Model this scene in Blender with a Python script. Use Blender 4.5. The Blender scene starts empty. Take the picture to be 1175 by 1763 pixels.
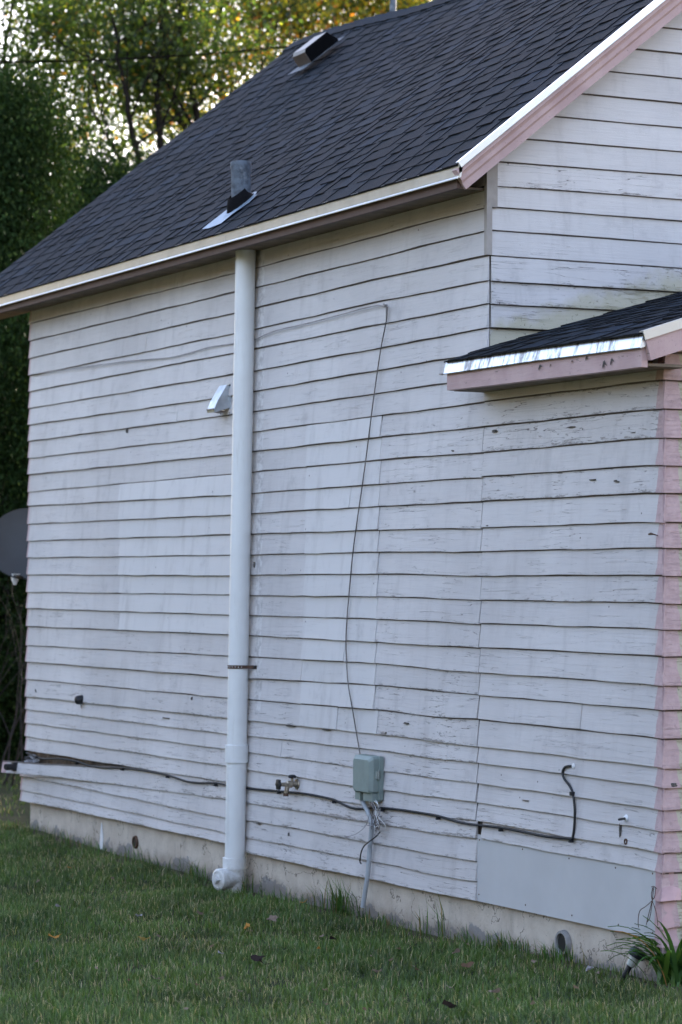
import bpy, math, random
import numpy as np
from mathutils import Vector, Matrix
random.seed(7)
RNG = np.random.default_rng(7)
S = bpy.context.scene
COL = S.collection
R = math.radians

# ------------------------------------------------------------------ camera
YAW, PITCH, ROLL, F = 0.43659091, 0.02794186, 0.00678861, 4900.0
CAM = np.array([12.073, -6.41, 1.70])
fw = np.array([-math.cos(YAW)*math.cos(PITCH), math.sin(YAW)*math.cos(PITCH), math.sin(PITCH)])
rt = np.cross(fw, [0, 0, 1]); rt /= np.linalg.norm(rt); up = np.cross(rt, fw)
rt2 = rt*math.cos(ROLL)+up*math.sin(ROLL); up2 = -rt*math.sin(ROLL)+up*math.cos(ROLL)
cd = bpy.data.cameras.new("camera"); cam = bpy.data.objects.new("camera", cd); COL.objects.link(cam)
cam.matrix_world = Matrix(((rt2[0], up2[0], -fw[0], CAM[0]), (rt2[1], up2[1], -fw[1], CAM[1]),
                           (rt2[2], up2[2], -fw[2], CAM[2]), (0, 0, 0, 1)))
cd.sensor_fit = 'VERTICAL'; cd.sensor_height = 36.0; cd.lens = F/1763*36
cd.clip_end = 1000
cd.dof.use_dof = True; cd.dof.focus_distance = 13.4; cd.dof.aperture_fstop = 4.2
S.camera = cam

# ------------------------------------------------------------------ light
SUN_EL, SUN_AZ = R(24), R(52)          # azimuth measured from -X towards +Y
w = bpy.data.worlds.new("World"); S.world = w; w.use_nodes = True
nt = w.node_tree; bg = nt.nodes["Background"]
sky = nt.nodes.new("ShaderNodeTexSky"); sky.sky_type = 'NISHITA'; sky.sun_disc = False
sunv = Vector((-math.cos(SUN_AZ)*math.cos(SUN_EL), math.sin(SUN_AZ)*math.cos(SUN_EL), math.sin(SUN_EL)))
sky.sun_elevation = SUN_EL; sky.sun_rotation = math.atan2(sunv.x, sunv.y)
sky.air_density = 1.0; sky.dust_density = 0.9; sky.ozone_density = 2.0
tint = nt.nodes.new("ShaderNodeMix"); tint.data_type = 'RGBA'; tint.blend_type = 'MULTIPLY'; tint.inputs[0].default_value = 1; tint.inputs[7].default_value = (1.28, 1.01, .88, 1)
nt.links.new(sky.outputs[0], tint.inputs[6]); nt.links.new(tint.outputs[2], bg.inputs[0]); bg.inputs[1].default_value = 0.13
ld = bpy.data.lights.new("sun", 'SUN'); ld.energy = 4.0; ld.angle = R(0.53); ld.color = (1, .90, .76)
sun = bpy.data.objects.new("sun", ld); COL.objects.link(sun)
sun.rotation_euler = (-sunv).to_track_quat('-Z', 'Y').to_euler()
S.view_settings.view_transform = 'Standard'; S.view_settings.look = 'None'
S.view_settings.exposure = 2.8; S.view_settings.gamma = 1

# ------------------------------------------------------------------ pixel -> point on a real plane (reference measured at 1175 x 1763)
def ray(u, v): return (rt2*(u-587.5)+up2*(881.5-v)+fw*F)/F
def W(u, v, y=-.020):
    k = ray(u, v); return Vector(CAM+k*((y-CAM[1])/k[1]))
def WX(u, v, x):
    k = ray(u, v); return Vector(CAM+k*((x-CAM[0])/k[0]))
def WD(u, v, d): return Vector(CAM+ray(u, v)*d)
def WG(u, v, z=0.0):
    k = ray(u, v); return Vector(CAM+k*((z-CAM[2])/k[2]))

# ------------------------------------------------------------------ helpers
def link(o, parent=None):
    COL.objects.link(o)
    if parent: o.parent = parent
    return o
def tag(o, label=None, cat=None, group=None, kind=None):
    if label: o['label'] = label
    if cat: o['category'] = cat
    if group: o['group'] = group
    if kind: o['kind'] = kind
    return o
def thing(name, label, cat, loc=(0, 0, 0), group=None):
    o = bpy.data.objects.new(name, None); o.location = loc; o.empty_display_size = .1
    return tag(link(o), label, cat, group)

class MB:
    def __init__(s): s.v, s.f, s.c, s.uv = [], [], [], []
    def add(s, vs, fs, col=(1, 1, 1), uvs=None):
        n = len(s.v); s.v += [tuple(p) for p in vs]; s.f += [tuple(i+n for i in f) for f in fs]
        s.c += [tuple(col)+(1,)]*len(vs); s.uv += uvs if uvs else [(0, 0, 0)]*len(vs)
    def box(s, a, b, col=(1, 1, 1)):
        (x0, y0, z0), (x1, y1, z1) = a, b
        s.add([(x0, y0, z0), (x1, y0, z0), (x1, y1, z0), (x0, y1, z0), (x0, y0, z1), (x1, y0, z1), (x1, y1, z1), (x0, y1, z1)],
              [(0, 3, 2, 1), (4, 5, 6, 7), (0, 1, 5, 4), (1, 2, 6, 5), (2, 3, 7, 6), (3, 0, 4, 7)], col)
    def loft(s, rings, col=(1, 1, 1), caps=True, closed=True):
        n = len(rings[0]); vs = [p for r in rings for p in r]; fs = []
        for i in range(len(rings)-1):
            for j in range(n if closed else n-1):
                k = (j+1) % n; fs.append((i*n+j, i*n+k, (i+1)*n+k, (i+1)*n+j))
        if caps: fs += [tuple(reversed(range(n))), tuple((len(rings)-1)*n+j for j in range(n))]
        s.add(vs, fs, col)
    def tube(s, pts, r, n=8, col=(1, 1, 1), caps=True):
        pts = [Vector(p) for p in pts]; rs = r if hasattr(r, '__len__') else [r]*len(pts)
        rings = []; d0 = (pts[1]-pts[0]).normalized()
        ref = Vector((0, 0, 1)) if abs(d0.z) < .9 else Vector((1, 0, 0)); a = d0.cross(ref).normalized()
        for i, p in enumerate(pts):
            d = (pts[min(i+1, len(pts)-1)]-pts[max(i-1, 0)]).normalized()
            a = (a-d*a.dot(d)).normalized(); b = d.cross(a)
            rings.append([p+(a*math.cos(t)+b*math.sin(t))*rs[i] for t in [2*math.pi*j/n for j in range(n)]])
        s.loft(rings, col, caps)
    def lathe(s, c, ax, prof, n=24, col=(1, 1, 1), caps=True):
        c = Vector(c); ax = Vector(ax).normalized()
        ref = Vector((0, 0, 1)) if abs(ax.z) < .9 else Vector((1, 0, 0)); a = ax.cross(ref).normalized(); b = ax.cross(a)
        s.loft([[c+ax*h+(a*math.cos(t)+b*math.sin(t))*r for t in [2*math.pi*j/n for j in range(n)]] for h, r in prof], col, caps)
    def build(s, name, mat, parent=None, smooth=False):
        me = bpy.data.meshes.new(name); me.from_pydata(s.v, [], s.f)
        a = me.color_attributes.new("col", 'FLOAT_COLOR', 'POINT'); a.data.foreach_set("color", np.array(s.c, 'f').ravel())
        a = me.attributes.new("buv", 'FLOAT_VECTOR', 'POINT'); a.data.foreach_set("vector", np.array(s.uv, 'f').ravel())
        if smooth:
            me.polygons.foreach_set("use_smooth", [True]*len(me.polygons))
            try: me.set_sharp_from_angle(angle=R(40))
            except Exception: pass
        me.materials.append(mat); me.update()
        return link(bpy.data.objects.new(name, me), parent)

def fast_mesh(name, V, T, C, mat, parent=None):
    me = bpy.data.meshes.new(name); k = T.shape[1]
    me.vertices.add(len(V)); me.vertices.foreach_set("co", V.astype('f').ravel())
    me.loops.add(T.size); me.loops.foreach_set("vertex_index", T.astype('i').ravel())
    me.polygons.add(len(T)); me.polygons.foreach_set("loop_start", np.arange(0, T.size, k, dtype='i'))
    try: me.polygons.foreach_set("loop_total", np.full(len(T), k, 'i'))
    except Exception: pass
    a = me.color_attributes.new("col", 'FLOAT_COLOR', 'POINT')
    a.data.foreach_set("color", np.concatenate([C, np.ones((len(C), 1))], 1).astype('f').ravel())
    me.materials.append(mat); me.update(calc_edges=True); me.validate()
    return link(bpy.data.objects.new(name, me), parent)

# ------------------------------------------------------------------ materials
class NT:
    def __init__(s, name):
        s.m = bpy.data.materials.new(name); s.m.use_nodes = True; s.t = s.m.node_tree; s.p = s.t.nodes["Principled BSDF"]
    def n(s, typ, **k):
        x = s.t.nodes.new("ShaderNode"+typ)
        for a, b in k.items(): setattr(x, a, b)
        return x
    def l(s, a, b): s.t.links.new(a, b)
    def put(s, sock, v):
        if isinstance(v, bpy.types.NodeSocket): s.l(v, sock)
        else:
            if sock.type == 'RGBA' and len(v) == 3: v = tuple(v)+(1,)
            sock.default_value = v
    def math(s, op, a, b=0.0, c=0.0, clamp=False):
        x = s.n("Math", operation=op, use_clamp=clamp); s.put(x.inputs[0], a); s.put(x.inputs[1], b); s.put(x.inputs[2], c); return x.outputs[0]
    def mix(s, f, a, b, mode='MIX'):
        x = s.n("Mix", data_type='RGBA', blend_type=mode); s.put(x.inputs[0], f); s.put(x.inputs[6], a); s.put(x.inputs[7], b); return x.outputs[2]
    def noise(s, vec, scale=5, detail=4, rough=.55, sc=None):
        x = s.n("TexNoise"); x.inputs["Scale"].default_value = scale; x.inputs["Detail"].default_value = detail; x.inputs["Roughness"].default_value = rough
        if vec is not None:
            if sc:
                mp = s.n("Mapping"); mp.inputs["Scale"].default_value = sc; s.l(vec, mp.inputs[0]); vec = mp.outputs[0]
            s.l(vec, x.inputs["Vector"])
        return x.outputs["Fac"]
    def ramp(s, f, lo, hi, a=0.0, b=1.0):
        x = s.n("MapRange", clamp=True, interpolation_type='SMOOTHSTEP'); s.put(x.inputs[0], f)
        s.put(x.inputs[1], lo); s.put(x.inputs[2], hi); x.inputs[3].default_value = a; x.inputs[4].default_value = b; return x.outputs[0]
    def attr(s, name): return s.n("Attribute", attribute_name=name).outputs
    def obj(s): return s.n("TexCoord").outputs["Object"]
    def bump(s, h, strength=.3, dist=.01):
        b = s.n("Bump"); b.inputs["Strength"].default_value = strength; b.inputs["Distance"].default_value = dist
        s.l(h, b.inputs["Height"]); s.l(b.outputs[0], s.p.inputs["Normal"])
    def base(s, c): s.put(s.p.inputs["Base Color"], c)
    def set(s, rough=.6, metal=0.0, spec=.5):
        s.p.inputs["Roughness"].default_value = rough; s.p.inputs["Metallic"].default_value = metal; s.p.inputs["Specular IOR Level"].default_value = spec

def plain(name, c, rough=.6, metal=0.0, var=.25, scale=20, spec=.5, bump=0.0, dirt=None):
    t = NT(name); o = t.obj(); f = t.noise(o, scale, 5)
    c2 = tuple(x*(1-var) for x in c); col = t.mix(t.ramp(f, .3, .7), c2, c)
    if dirt: col = t.mix(t.math('MULTIPLY', t.ramp(t.noise(o, scale*.6, 6, .7), .52, .68), dirt[3]), col, dirt[:3])
    t.base(col); t.set(rough, metal, spec)
    if bump: t.bump(f, bump, .004)
    return t.m

PINKX = W(1131, 900).x
PIPE_GHOST = (W(441, 800).x, W(452, 800).x)
def siding_mat(name, gable=False):
    t = NT(name); o = t.obj(); sp = t.n("SeparateXYZ"); t.l(o, sp.inputs[0]); X, Y, Z = sp.outputs
    bu = t.attr("buv")["Vector"]; sb = t.n("SeparateXYZ"); t.l(bu, sb.inputs[0]); u, v, rnd = sb.outputs
    c = t.attr("col")["Color"]; sc = t.n("SeparateColor"); t.l(c, sc.inputs[0]); tone, peel, new = sc.outputs
    cb = t.n("CombineXYZ"); t.l(u, cb.inputs[0]); t.put(cb.inputs[1], t.math('MULTIPLY', v, .118)); t.put(cb.inputs[2], t.math('MULTIPLY', rnd, 37.0)); P = cb.outputs[0]
    base = t.mix(t.ramp(t.noise(o, .9, 5, .6), .35, .65), (.555, .525, .515), (.64, .608, .595))
    base = t.mix(t.math('MULTIPLY', new, .75), base, (.655, .635, .625))
    # run-down dirt in vertical streaks and blotches
    st = t.noise(o, 1.0, 5, .65, sc=(9, 9, 1.6))
    base = t.mix(t.math('MULTIPLY', t.ramp(st, .50, .78), .38), base, (.36, .33, .32))
    bl = t.noise(P, 5.5, 6, .7)
    base = t.mix(t.math('MULTIPLY', t.ramp(bl, .54, .76), .42), base, (.34, .32, .32))
    # grain of the old brushed paint
    gr = t.noise(P, 1.0, 6, .7, sc=(5, 130, 1)); gr2 = t.noise(P, 1.0, 4, .7, sc=(22, 60, 1))
    old = t.math('SUBTRACT', 1.0, t.math('MULTIPLY', new, .8))
    base = t.mix(t.math('MULTIPLY', t.math('MULTIPLY', t.ramp(gr, .45, .8), .38), old), base, (.42, .39, .39))
    base = t.mix(1.0, base, tone, 'MULTIPLY')
    # peeling: flecks of bare wood, more near both edges of the board
    e1 = t.ramp(v, 0.0, .22, 1.0, 0.0); e2 = t.ramp(v, .72, 1.0, 0.0, .7); ed = t.math('ADD', e1, e2)
    th = t.math('SUBTRACT', .755, t.math('MULTIPLY', t.math('ADD', peel, t.math('MULTIPLY', ed, t.math('MULTIPLY', peel, .6))), .17))
    fl = t.noise(P, 1.0, 8, .74, sc=(17, 95, 1)); area = t.ramp(t.noise(o, 1.6, 3), .38, .66, -.06, .02)
    pk = t.ramp(t.math('SUBTRACT', t.math('ADD', fl, area), th), 0.0, .025)
    wood = t.mix(gr, (.16, .14, .13), (.30, .27, .25))
    base = t.mix(t.math('MULTIPLY', pk, .75), base, wood)
    # long hairline cracks running with the grain
    ck = t.noise(P, 1.0, 3, .5, sc=(1.3, 34, 1)); ckm = t.math('LESS_THAN', t.math('ABSOLUTE', t.math('SUBTRACT', ck, .5)), .0045)
    ckg = t.ramp(t.noise(P, 1.8, 2), .44, .54); ckf = t.math('MULTIPLY', t.math('MULTIPLY', ckm, ckg), t.math('MULTIPLY', peel, 1.0, clamp=True))
    base = t.mix(t.math('MULTIPLY', ckf, .9), base, (.12, .10, .09))
    # nail heads and specks
    vo = t.n("TexVoronoi"); vo.inputs["Scale"].default_value = 1.0
    mp = t.n("Mapping"); mp.inputs["Scale"].default_value = (3.1, 13, 1); t.l(P, mp.inputs[0]); t.l(mp.outputs[0], vo.inputs["Vector"])
    vd = t.n("TexVoronoi"); vd.inputs["Scale"].default_value = 9.0; t.l(P, vd.inputs["Vector"])
    nl = t.math('MULTIPLY', t.math('LESS_THAN', vd.outputs["Distance"], .045), t.math('GREATER_THAN', t.noise(P, 4, 2), .50))
    base = t.mix(t.math('MULTIPLY', nl, .8), base, (.07, .05, .045))
    if gable:
        # algae stain above the little roof
        hgt = t.math('SUBTRACT', Z, t.math('ADD', 2.90, t.math('MULTIPLY', Y, .295)))
        stn = t.math('MULTIPLY', t.ramp(t.math('ADD', hgt, t.math('MULTIPLY', t.math('SUBTRACT', t.noise(o, 9, 5), .5), .22)), .03, .12, 1.0, 0.0), t.ramp(Y, 1.6, 2.2, 1.0, 0.0))
        base = t.mix(t.math('MULTIPLY', stn, .60), base, (.42, .38, .22))
        sp2 = t.math('MULTIPLY', stn, t.math('GREATER_THAN', t.noise(o, 30, 8, .8), .60)); base = t.mix(t.math('MULTIPLY', sp2, .7), base, (.13, .12, .09))
    else:
        # rough strip of old caulk beside the plastic pipe
        g = t.math('MULTIPLY', t.math('GREATER_THAN', X, PIPE_GHOST[0]), t.math('LESS_THAN', t.math('ADD', X, t.math('MULTIPLY', t.noise(o, 8, 3), .05)), PIPE_GHOST[1]+.025))
        g = t.math('MULTIPLY', g, t.math('GREATER_THAN', Z, 1.0)); nn = t.noise(o, 22, 6, .75)
        base = t.mix(t.math('MULTIPLY', g, .55), base, t.mix(t.ramp(nn, .42, .60), (.70, .69, .68), (.36, .34, .34)))
    # pink paint at the corners of the walls
    zz = t.math('MULTIPLY', t.math('SUBTRACT', v, .5), .012); jag = t.math('ADD', zz, t.math('MULTIPLY', t.math('SUBTRACT', t.noise(o, 14, 3), .5), .03))
    pr = t.math('GREATER_THAN', t.math('SUBTRACT', X, jag), PINKX) if not gable else t.math('LESS_THAN', t.math('ADD', Y, jag), .062)
    if gable: pr = t.math('MULTIPLY', pr, t.math('GREATER_THAN', X, .8))
    pl = t.math('LESS_THAN', X, W(47, 900).x+.030)
    pk2 = t.math('MAXIMUM', pr, pl); pinkc = t.mix(t.ramp(t.noise(o, 18, 6, .7), .35, .7), (.46, .325, .325), (.56, .405, .405))
    chips = t.math('MULTIPLY', t.math('GREATER_THAN', t.noise(o, 30, 5, .7), .63), .7); pinkc = t.mix(chips, pinkc, (.38, .27, .27))
    base = t.mix(pk2, base, pinkc)
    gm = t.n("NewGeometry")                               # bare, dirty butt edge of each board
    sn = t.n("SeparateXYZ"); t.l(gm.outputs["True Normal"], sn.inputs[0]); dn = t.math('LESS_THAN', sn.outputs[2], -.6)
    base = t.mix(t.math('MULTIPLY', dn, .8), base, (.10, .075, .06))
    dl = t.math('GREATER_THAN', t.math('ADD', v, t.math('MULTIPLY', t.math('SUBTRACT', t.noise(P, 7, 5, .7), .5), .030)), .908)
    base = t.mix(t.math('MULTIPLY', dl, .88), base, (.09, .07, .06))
    t.base(base); t.set(.62, 0, .3)
    hh = t.math('ADD', t.math('MULTIPLY', t.math('MULTIPLY', gr, old), .5), t.math('ADD', t.math('MULTIPLY', gr2, t.math('MULTIPLY', old, .35)), t.math('MULTIPLY', pk, -.8)))
    hh = t.math('SUBTRACT', hh, ckf)
    t.bump(hh, .6, .005)
    return t.m

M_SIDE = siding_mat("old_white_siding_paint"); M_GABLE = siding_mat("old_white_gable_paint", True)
def shingle_mat():
    t = NT("asphalt_shingle"); o = t.obj(); c = t.attr("col")["Color"]
    g = t.noise(o, 420, 2, .6); g2 = t.noise(o, 3, 5, .6); col = t.mix(1.0, t.mix(t.ramp(g, .35, .68), (.002, .0034, .006), (.0066, .0170, .031)), c, 'MULTIPLY')
    col = t.mix(t.math('MULTIPLY', t.ramp(g2, .45, .75), .35), col, (.009, .012, .017))
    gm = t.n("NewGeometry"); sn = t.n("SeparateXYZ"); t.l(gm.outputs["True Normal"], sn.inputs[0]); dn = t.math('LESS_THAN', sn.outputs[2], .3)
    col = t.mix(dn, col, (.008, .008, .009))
    t.base(col); t.set(.92, 0, .18); t.bump(g, .5, .003); return t.m
M_SHINGLE = shingle_mat()
def foundation_mat():
    t = NT("painted_foundation"); o = t.obj(); sp = t.n("SeparateXYZ"); t.l(o, sp.inputs[0]); X, Y, Z = sp.outputs
    c = t.mix(t.ramp(t.noise(o, 6, 5, .6), .3, .7), (.50, .43, .355), (.60, .53, .445))
    st = t.noise(o, 1, 5, .7, sc=(7, 7, 2)); c = t.mix(t.math('MULTIPLY', t.ramp(st, .52, .72), .45), c, (.30, .26, .22))
    sk = t.math('GREATER_THAN', t.noise(o, 38, 6, .7), .63); c = t.mix(t.math('MULTIPLY', sk, .45), c, (.20, .17, .14))
    d = t.math('ADD', Z, t.math('MULTIPLY', t.math('SUBTRACT', t.noise(o, 3.2, 6, .7), .5), .42)); gy = t.ramp(d, .045, .06, 1.0, 0.0)
    c = t.mix(t.math('MULTIPLY', gy, .85), c, (.25, .245, .245)); d2 = t.ramp(t.math('ADD', Z, t.math('MULTIPLY', t.math('SUBTRACT', t.noise(o, 9, 6, .7), .5), -.14)), .02, .12, 1.0, 0.0)
    c = t.mix(t.math('MULTIPLY', d2, .55), c, (.15, .115, .08)); fc = t.math('LESS_THAN', t.math('ABSOLUTE', t.math('SUBTRACT', t.noise(o, 2.2, 5, .6), .5)), .0035); c = t.mix(t.math('MULTIPLY', fc, .7), c, (.12, .10, .08)); t.base(c); t.set(.9, 0, .2); t.bump(t.noise(o, 30, 8, .7), .6, .008); return t.m
M_FOUND = foundation_mat()
M_CREAM_METAL = plain("weathered_cream_metal", (.70, .69, .67), .35, .6, .12, 6, dirt=(.45, .42, .38, .25))
M_BRIGHT_METAL = plain("bright_aluminium", (.86, .88, .90), .30, .75, .10, 5)
def streaky():
    t = NT("streaked_aluminium"); o = t.obj(); st = t.noise(o, 1, 6, .75, sc=(16, 16, 1.5)); c = t.mix(t.ramp(st, .47, .64), (.80, .84, .90), (.20, .19, .20))
    t.base(c); t.set(.34, .7, .5); return t.m
M_STREAK = streaky()
def pinkwood():
    t = NT("faded_pink_wood"); o = t.obj(); gr = t.noise(o, 1, 7, .7, sc=(7, 60, 60)); c = t.mix(t.ramp(t.noise(o, 5, 5), .3, .7), (.44, .300, .290), (.54, .385, .370))
    c = t.mix(t.math('MULTIPLY', t.ramp(gr, .5, .75), .35), c, (.36, .24, .23)); pk = t.math('GREATER_THAN', t.noise(o, 1, 7, .7, sc=(14, 60, 60)), .655)
    c = t.mix(t.math('MULTIPLY', pk, .75), c, (.16, .13, .12)); t.base(c); t.set(.65, 0, .3); t.bump(gr, .4, .005); return t.m
M_PINK = pinkwood()
M_FASCIA = plain("brown_pink_fascia", (.105, .060, .046), .7, 0, .2, 9, dirt=(.09, .06, .05, .5))
M_SOFFIT = plain("beige_soffit_board", (.48, .44, .39), .75, 0, .25, 12, dirt=(.22, .20, .17, .6))
M_SHEATH = plain("dark_sheathing", (.10, .075, .055), .9, 0, .5, 12)
M_PVC = plain("white_pvc", (.78, .79, .785), .36, 0, .04, 3, dirt=(.58, .57, .54, .5))
def pvc():
    t = NT("white_pvc_pipe"); o = t.obj(); sp = t.n("SeparateXYZ"); t.l(o, sp.inputs[0]); Z = sp.outputs[2]
    c = t.mix(t.ramp(t.noise(o, 4, 5), .3, .7), (.74, .745, .74), (.79, .80, .795)); st = t.noise(o, 1, 6, .7, sc=(30, 30, 2.2)); c = t.mix(t.math('MULTIPLY', t.ramp(st, .54, .74), .35), c, (.50, .48, .44))
    sc_ = t.ramp(t.noise(o, 1, 7, .8, sc=(60, 60, 90)), .64, .70); c = t.mix(t.math('MULTIPLY', sc_, .35), c, (.42, .40, .37))
    mud = t.ramp(t.math('ADD', Z, t.math('MULTIPLY', t.noise(o, 26, 6, .75), .45)), .16, .42, 1.0, 0.0); c = t.mix(t.math('MULTIPLY', mud, .6), c, (.27, .22, .16))
    t.base(c); t.set(.38, 0, .5); return t.m
M_PVC = pvc()
M_BLACK = plain("black_plastic", (.016, .017, .020), .45, 0, .3, 30)
M_CABLE = plain("black_cable_jacket", (.012, .014, .018), .6, 0, .35, 14, dirt=(.05, .055, .065, .5), spec=.3)
M_PAINTWIRE = plain("painted_wire", (.34, .31, .30), .6, 0, .3, 14, dirt=(.10, .08, .07, .6))
M_GALV = plain("galvanised_sheet", (.62, .66, .70), .36, .8, .3, 14, dirt=(.40, .42, .45, .6))
M_GALVDARK = plain("dull_old_zinc", (.14, .165, .20), .75, .3, .6, 22, dirt=(.30, .31, .32, .6), bump=.5)
M_BOXGREEN = plain("grey_green_plastic", (.235, .290, .270), .5, 0, .10, 10, dirt=(.17, .20, .19, .4))
M_CONDUIT = plain("grey_pvc_conduit", (.40, .43, .46), .45, 0, .15, 10)
M_RUST = plain("rusty_steel", (.13, .075, .05), .7, .3, .5, 60)
M_BRASS = plain("tarnished_brass", (.42, .36, .28), .4, .7, .4, 60)
M_BRONZE = plain("brown_painted_steel", (.15, .115, .095), .42, .4, .15, 12)
M_VENTTOP = plain("worn_grey_steel", (.22, .205, .20), .5, .4, .2, 9)
M_CLOTH = plain("grey_rag_plastic", (.33, .32, .33), .8, 0, .5, 20)
M_RAWWOOD = plain("rotten_wood", (.12, .075, .04), .9, 0, .6, 26, dirt=(.05, .04, .03, .8), bump=.7)
M_WHITE = plain("white_plastic", (.78, .78, .78), .4, 0, .1, 20)
M_CONCRETE = plain("grey_concrete", (.30, .29, .28), .9, 0, .3, 18, bump=.6)

def leafy(name, trans=.5, rough=.5, back=(1.0, 1.0, .55)):
    t = NT(name); c = t.attr("col")["Color"]; t.t.nodes.remove(t.p)
    d = t.n("BsdfDiffuse"); tr = t.n("BsdfTranslucent"); g = t.n("BsdfGlossy"); g.inputs["Roughness"].default_value = rough
    t.l(c, d.inputs[0]); t.put(tr.inputs[0], t.mix(1.0, t.mix(1.0, c, (2.6, 2.6, 2.6), 'MULTIPLY'), back, 'MULTIPLY')); g.inputs[0].default_value = (.6, .6, .6, 1) if trans > .3 or rough < .4 else (.12, .12, .12, 1)
    m1 = t.n("MixShader"); m1.inputs[0].default_value = trans; t.l(d.outputs[0], m1.inputs[1]); t.l(tr.outputs[0], m1.inputs[2])
    m2 = t.n("MixShader"); m2.inputs[0].default_value = .04; t.l(m1.outputs[0], m2.inputs[1]); t.l(g.outputs[0], m2.inputs[2])
    t.l(m2.outputs[0], t.t.nodes["Material Output"].inputs[0]); return t.m
M_LEAF = leafy("tree_leaves", .62); M_GRASS = leafy("grass_blades", .25, .35); M_NEEDLE = leafy("evergreen_sprays", .05)
M_BARK = plain("dark_bark", (.014, .011, .009), .95, 0, .4, 14, spec=.1, bump=.8)
def soil():
    t = NT("lawn_soil"); o = t.obj(); f = t.noise(o, 9, 8, .7); c = t.mix(t.ramp(f, .3, .7), (.020, .028, .012), (.050, .050, .026))
    sp = t.n("SeparateXYZ"); t.l(o, sp.inputs[0])
    near = t.ramp(t.math('ADD', sp.outputs[1], t.math('MULTIPLY', t.noise(o, 3, 4), .3)), -.20, .12); near = t.math('MULTIPLY', near, t.ramp(sp.outputs[0], -7.2, -6.8)); c = t.mix(near, c, t.mix(f, (.05, .035, .024), (.13, .10, .075)))
    far = t.ramp(t.noise(o, .7, 4), .35, .65); c = t.mix(t.math('MULTIPLY', far, .5), c, (.022, .034, .012))
    t.base(c); t.set(.95, 0, .1); t.bump(f, .8, .02); return t.m

# ------------------------------------------------------------------ ground
GX = [-6.9, -5.0, -3.2, -1.8, -.1, 1.2, 3.0]; GZ = [.050, .020, -.015, .0, .008, .035, .04]
def gh(x, y=0.0):
    return np.interp(x, GX, GZ)+.010*np.sin(x*2.1+y*1.3)*np.cos(y*1.9-x*.7)
mb = MB(); xs = [-160, -60, -30]+[-20+.5*i for i in range(60)]+[15, 40, 160]; ys = [-160, -60, -20]+[-10+.5*i for i in range(41)]+[20, 60, 160]
vs = [(x, y, float(gh(x, y))) for y in ys for x in xs]; n = len(xs)
mb.add(vs, [(j*n+i, j*n+i+1, (j+1)*n+i+1, (j+1)*n+i) for j in range(len(ys)-1) for i in range(n-1)])
g = mb.build("ground", soil(), smooth=True); tag(g, kind="structure")

mb = MB(); mb.add([(-60, -60, .012), (60, -60, .012), (60, -12.5, .012), (-60, -12.5, .012)], [(0, 1, 2, 3)])  # unseen pale sunlit ground, added to bounce warm light onto the walls
tag(mb.build("bounce_ground", plain("pale_bounce_ground", (.40, .36, .30), .9, 0, .15, 2)), kind="structure")
# ------------------------------------------------------------------ siding tables read off the wall
cA = [530,557,587.5,617,647,674,703,731.5,759.5,789,817,847,871,902,931,960,989,1019,1047,1078,1111,1139,1169,1199,1221,1245,1268,1292,1330,1337,1361,1379]
cB = [437,471,503,539,574,607.5,644,681,713,748,781.5,815,852,886,920,955,991,1023.5,1058.5,1092,1129,1166,1202,1237,1265,1291,1320.5,1348,1378,1411,1436.5,1454]
cC = [427,461,495,530,566.5,600,638,673,708,742.5,776.5,811.6,848.4,883,918.4,954.6,989,1024.8,1059,1094,1130.7,1167.7,1205,1241.7,1267.8,1296.5,1327,1356,1384,1413,1444.5,1471]
cD = [366,404,442,478,517.4,557,598,636,675.6,715,752,791,833,871,912,950,987.7,1026.5,1065.3,1105.6,1142,1179,1221.7,1264.4,1292,1326.5,1359.7,1390,1419,1454,1485.5,1517.4]
cF = [341,377.7,417,458,500,540,581,620,661.5,702.7,742,783.4,826,866.4,910,949.3,989,1030,1069.5,1111,1152.5,1189,1234,1277,1306,1340,1372,1405,1435,1471,1506.4,1537]
cG = [318,355.3,394.8,438,481.6,521,562,606,649,692.6,735,779,822,863,910,950,991.4,1032.5,1074.6,1115,1158,1196,1237,1286,1313.7,1348.7,1382,1414,1444,1483.5,1519,1553.6]
cH1 = {i+9: a for i, a in enumerate([690.8,734,778.6,820,862,908,948.8,991,1032.5,1073,1114,1157.6,1197,1238.5,1285.7,1314,1349.5,1382.6,1415,1445])}
cH2 = {i+9: a for i, a in enumerate([653.6,702.8,752.6,799.8,847.5,898,942,989,1037,1082,1128,1178.6,1220.7,1269,1320,1353.5,1392,1429,1466.4,1500])}
XL = W(47, 900).x; XE = W(1143, 900).x-.020
lines = []
for i in range(32):
    pts = [W(48, cA[i]), W(400, cB[i]), W(438, cC[i]), W(655, cD[i]), W(750, cF[i]), W(843 if i < 9 else 829, cG[i])]
    lines.append(([p.x for p in pts], [p.z for p in pts]))
def zc(i, x):
    if i < 0: return float(np.interp(x, *lines[0]))+.12*(-i)
    return float(np.interp(x, *lines[i]))
ext = {i: ([W(832, cH1[i]).x, W(1130, cH2[i]).x, XE], [W(832, cH1[i]).z, W(1130, cH2[i]).z, W(1130, cH2[i]).z-.004]) for i in cH1}
ext[8] = ([a for a in ext[9][0]], [z+.118 for z in ext[9][1]]); ext[7] = ([a for a in ext[9][0]], [z+.236 for z in ext[9][1]])
def ze(i, x): return float(np.interp(x, *ext[i]))

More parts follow.
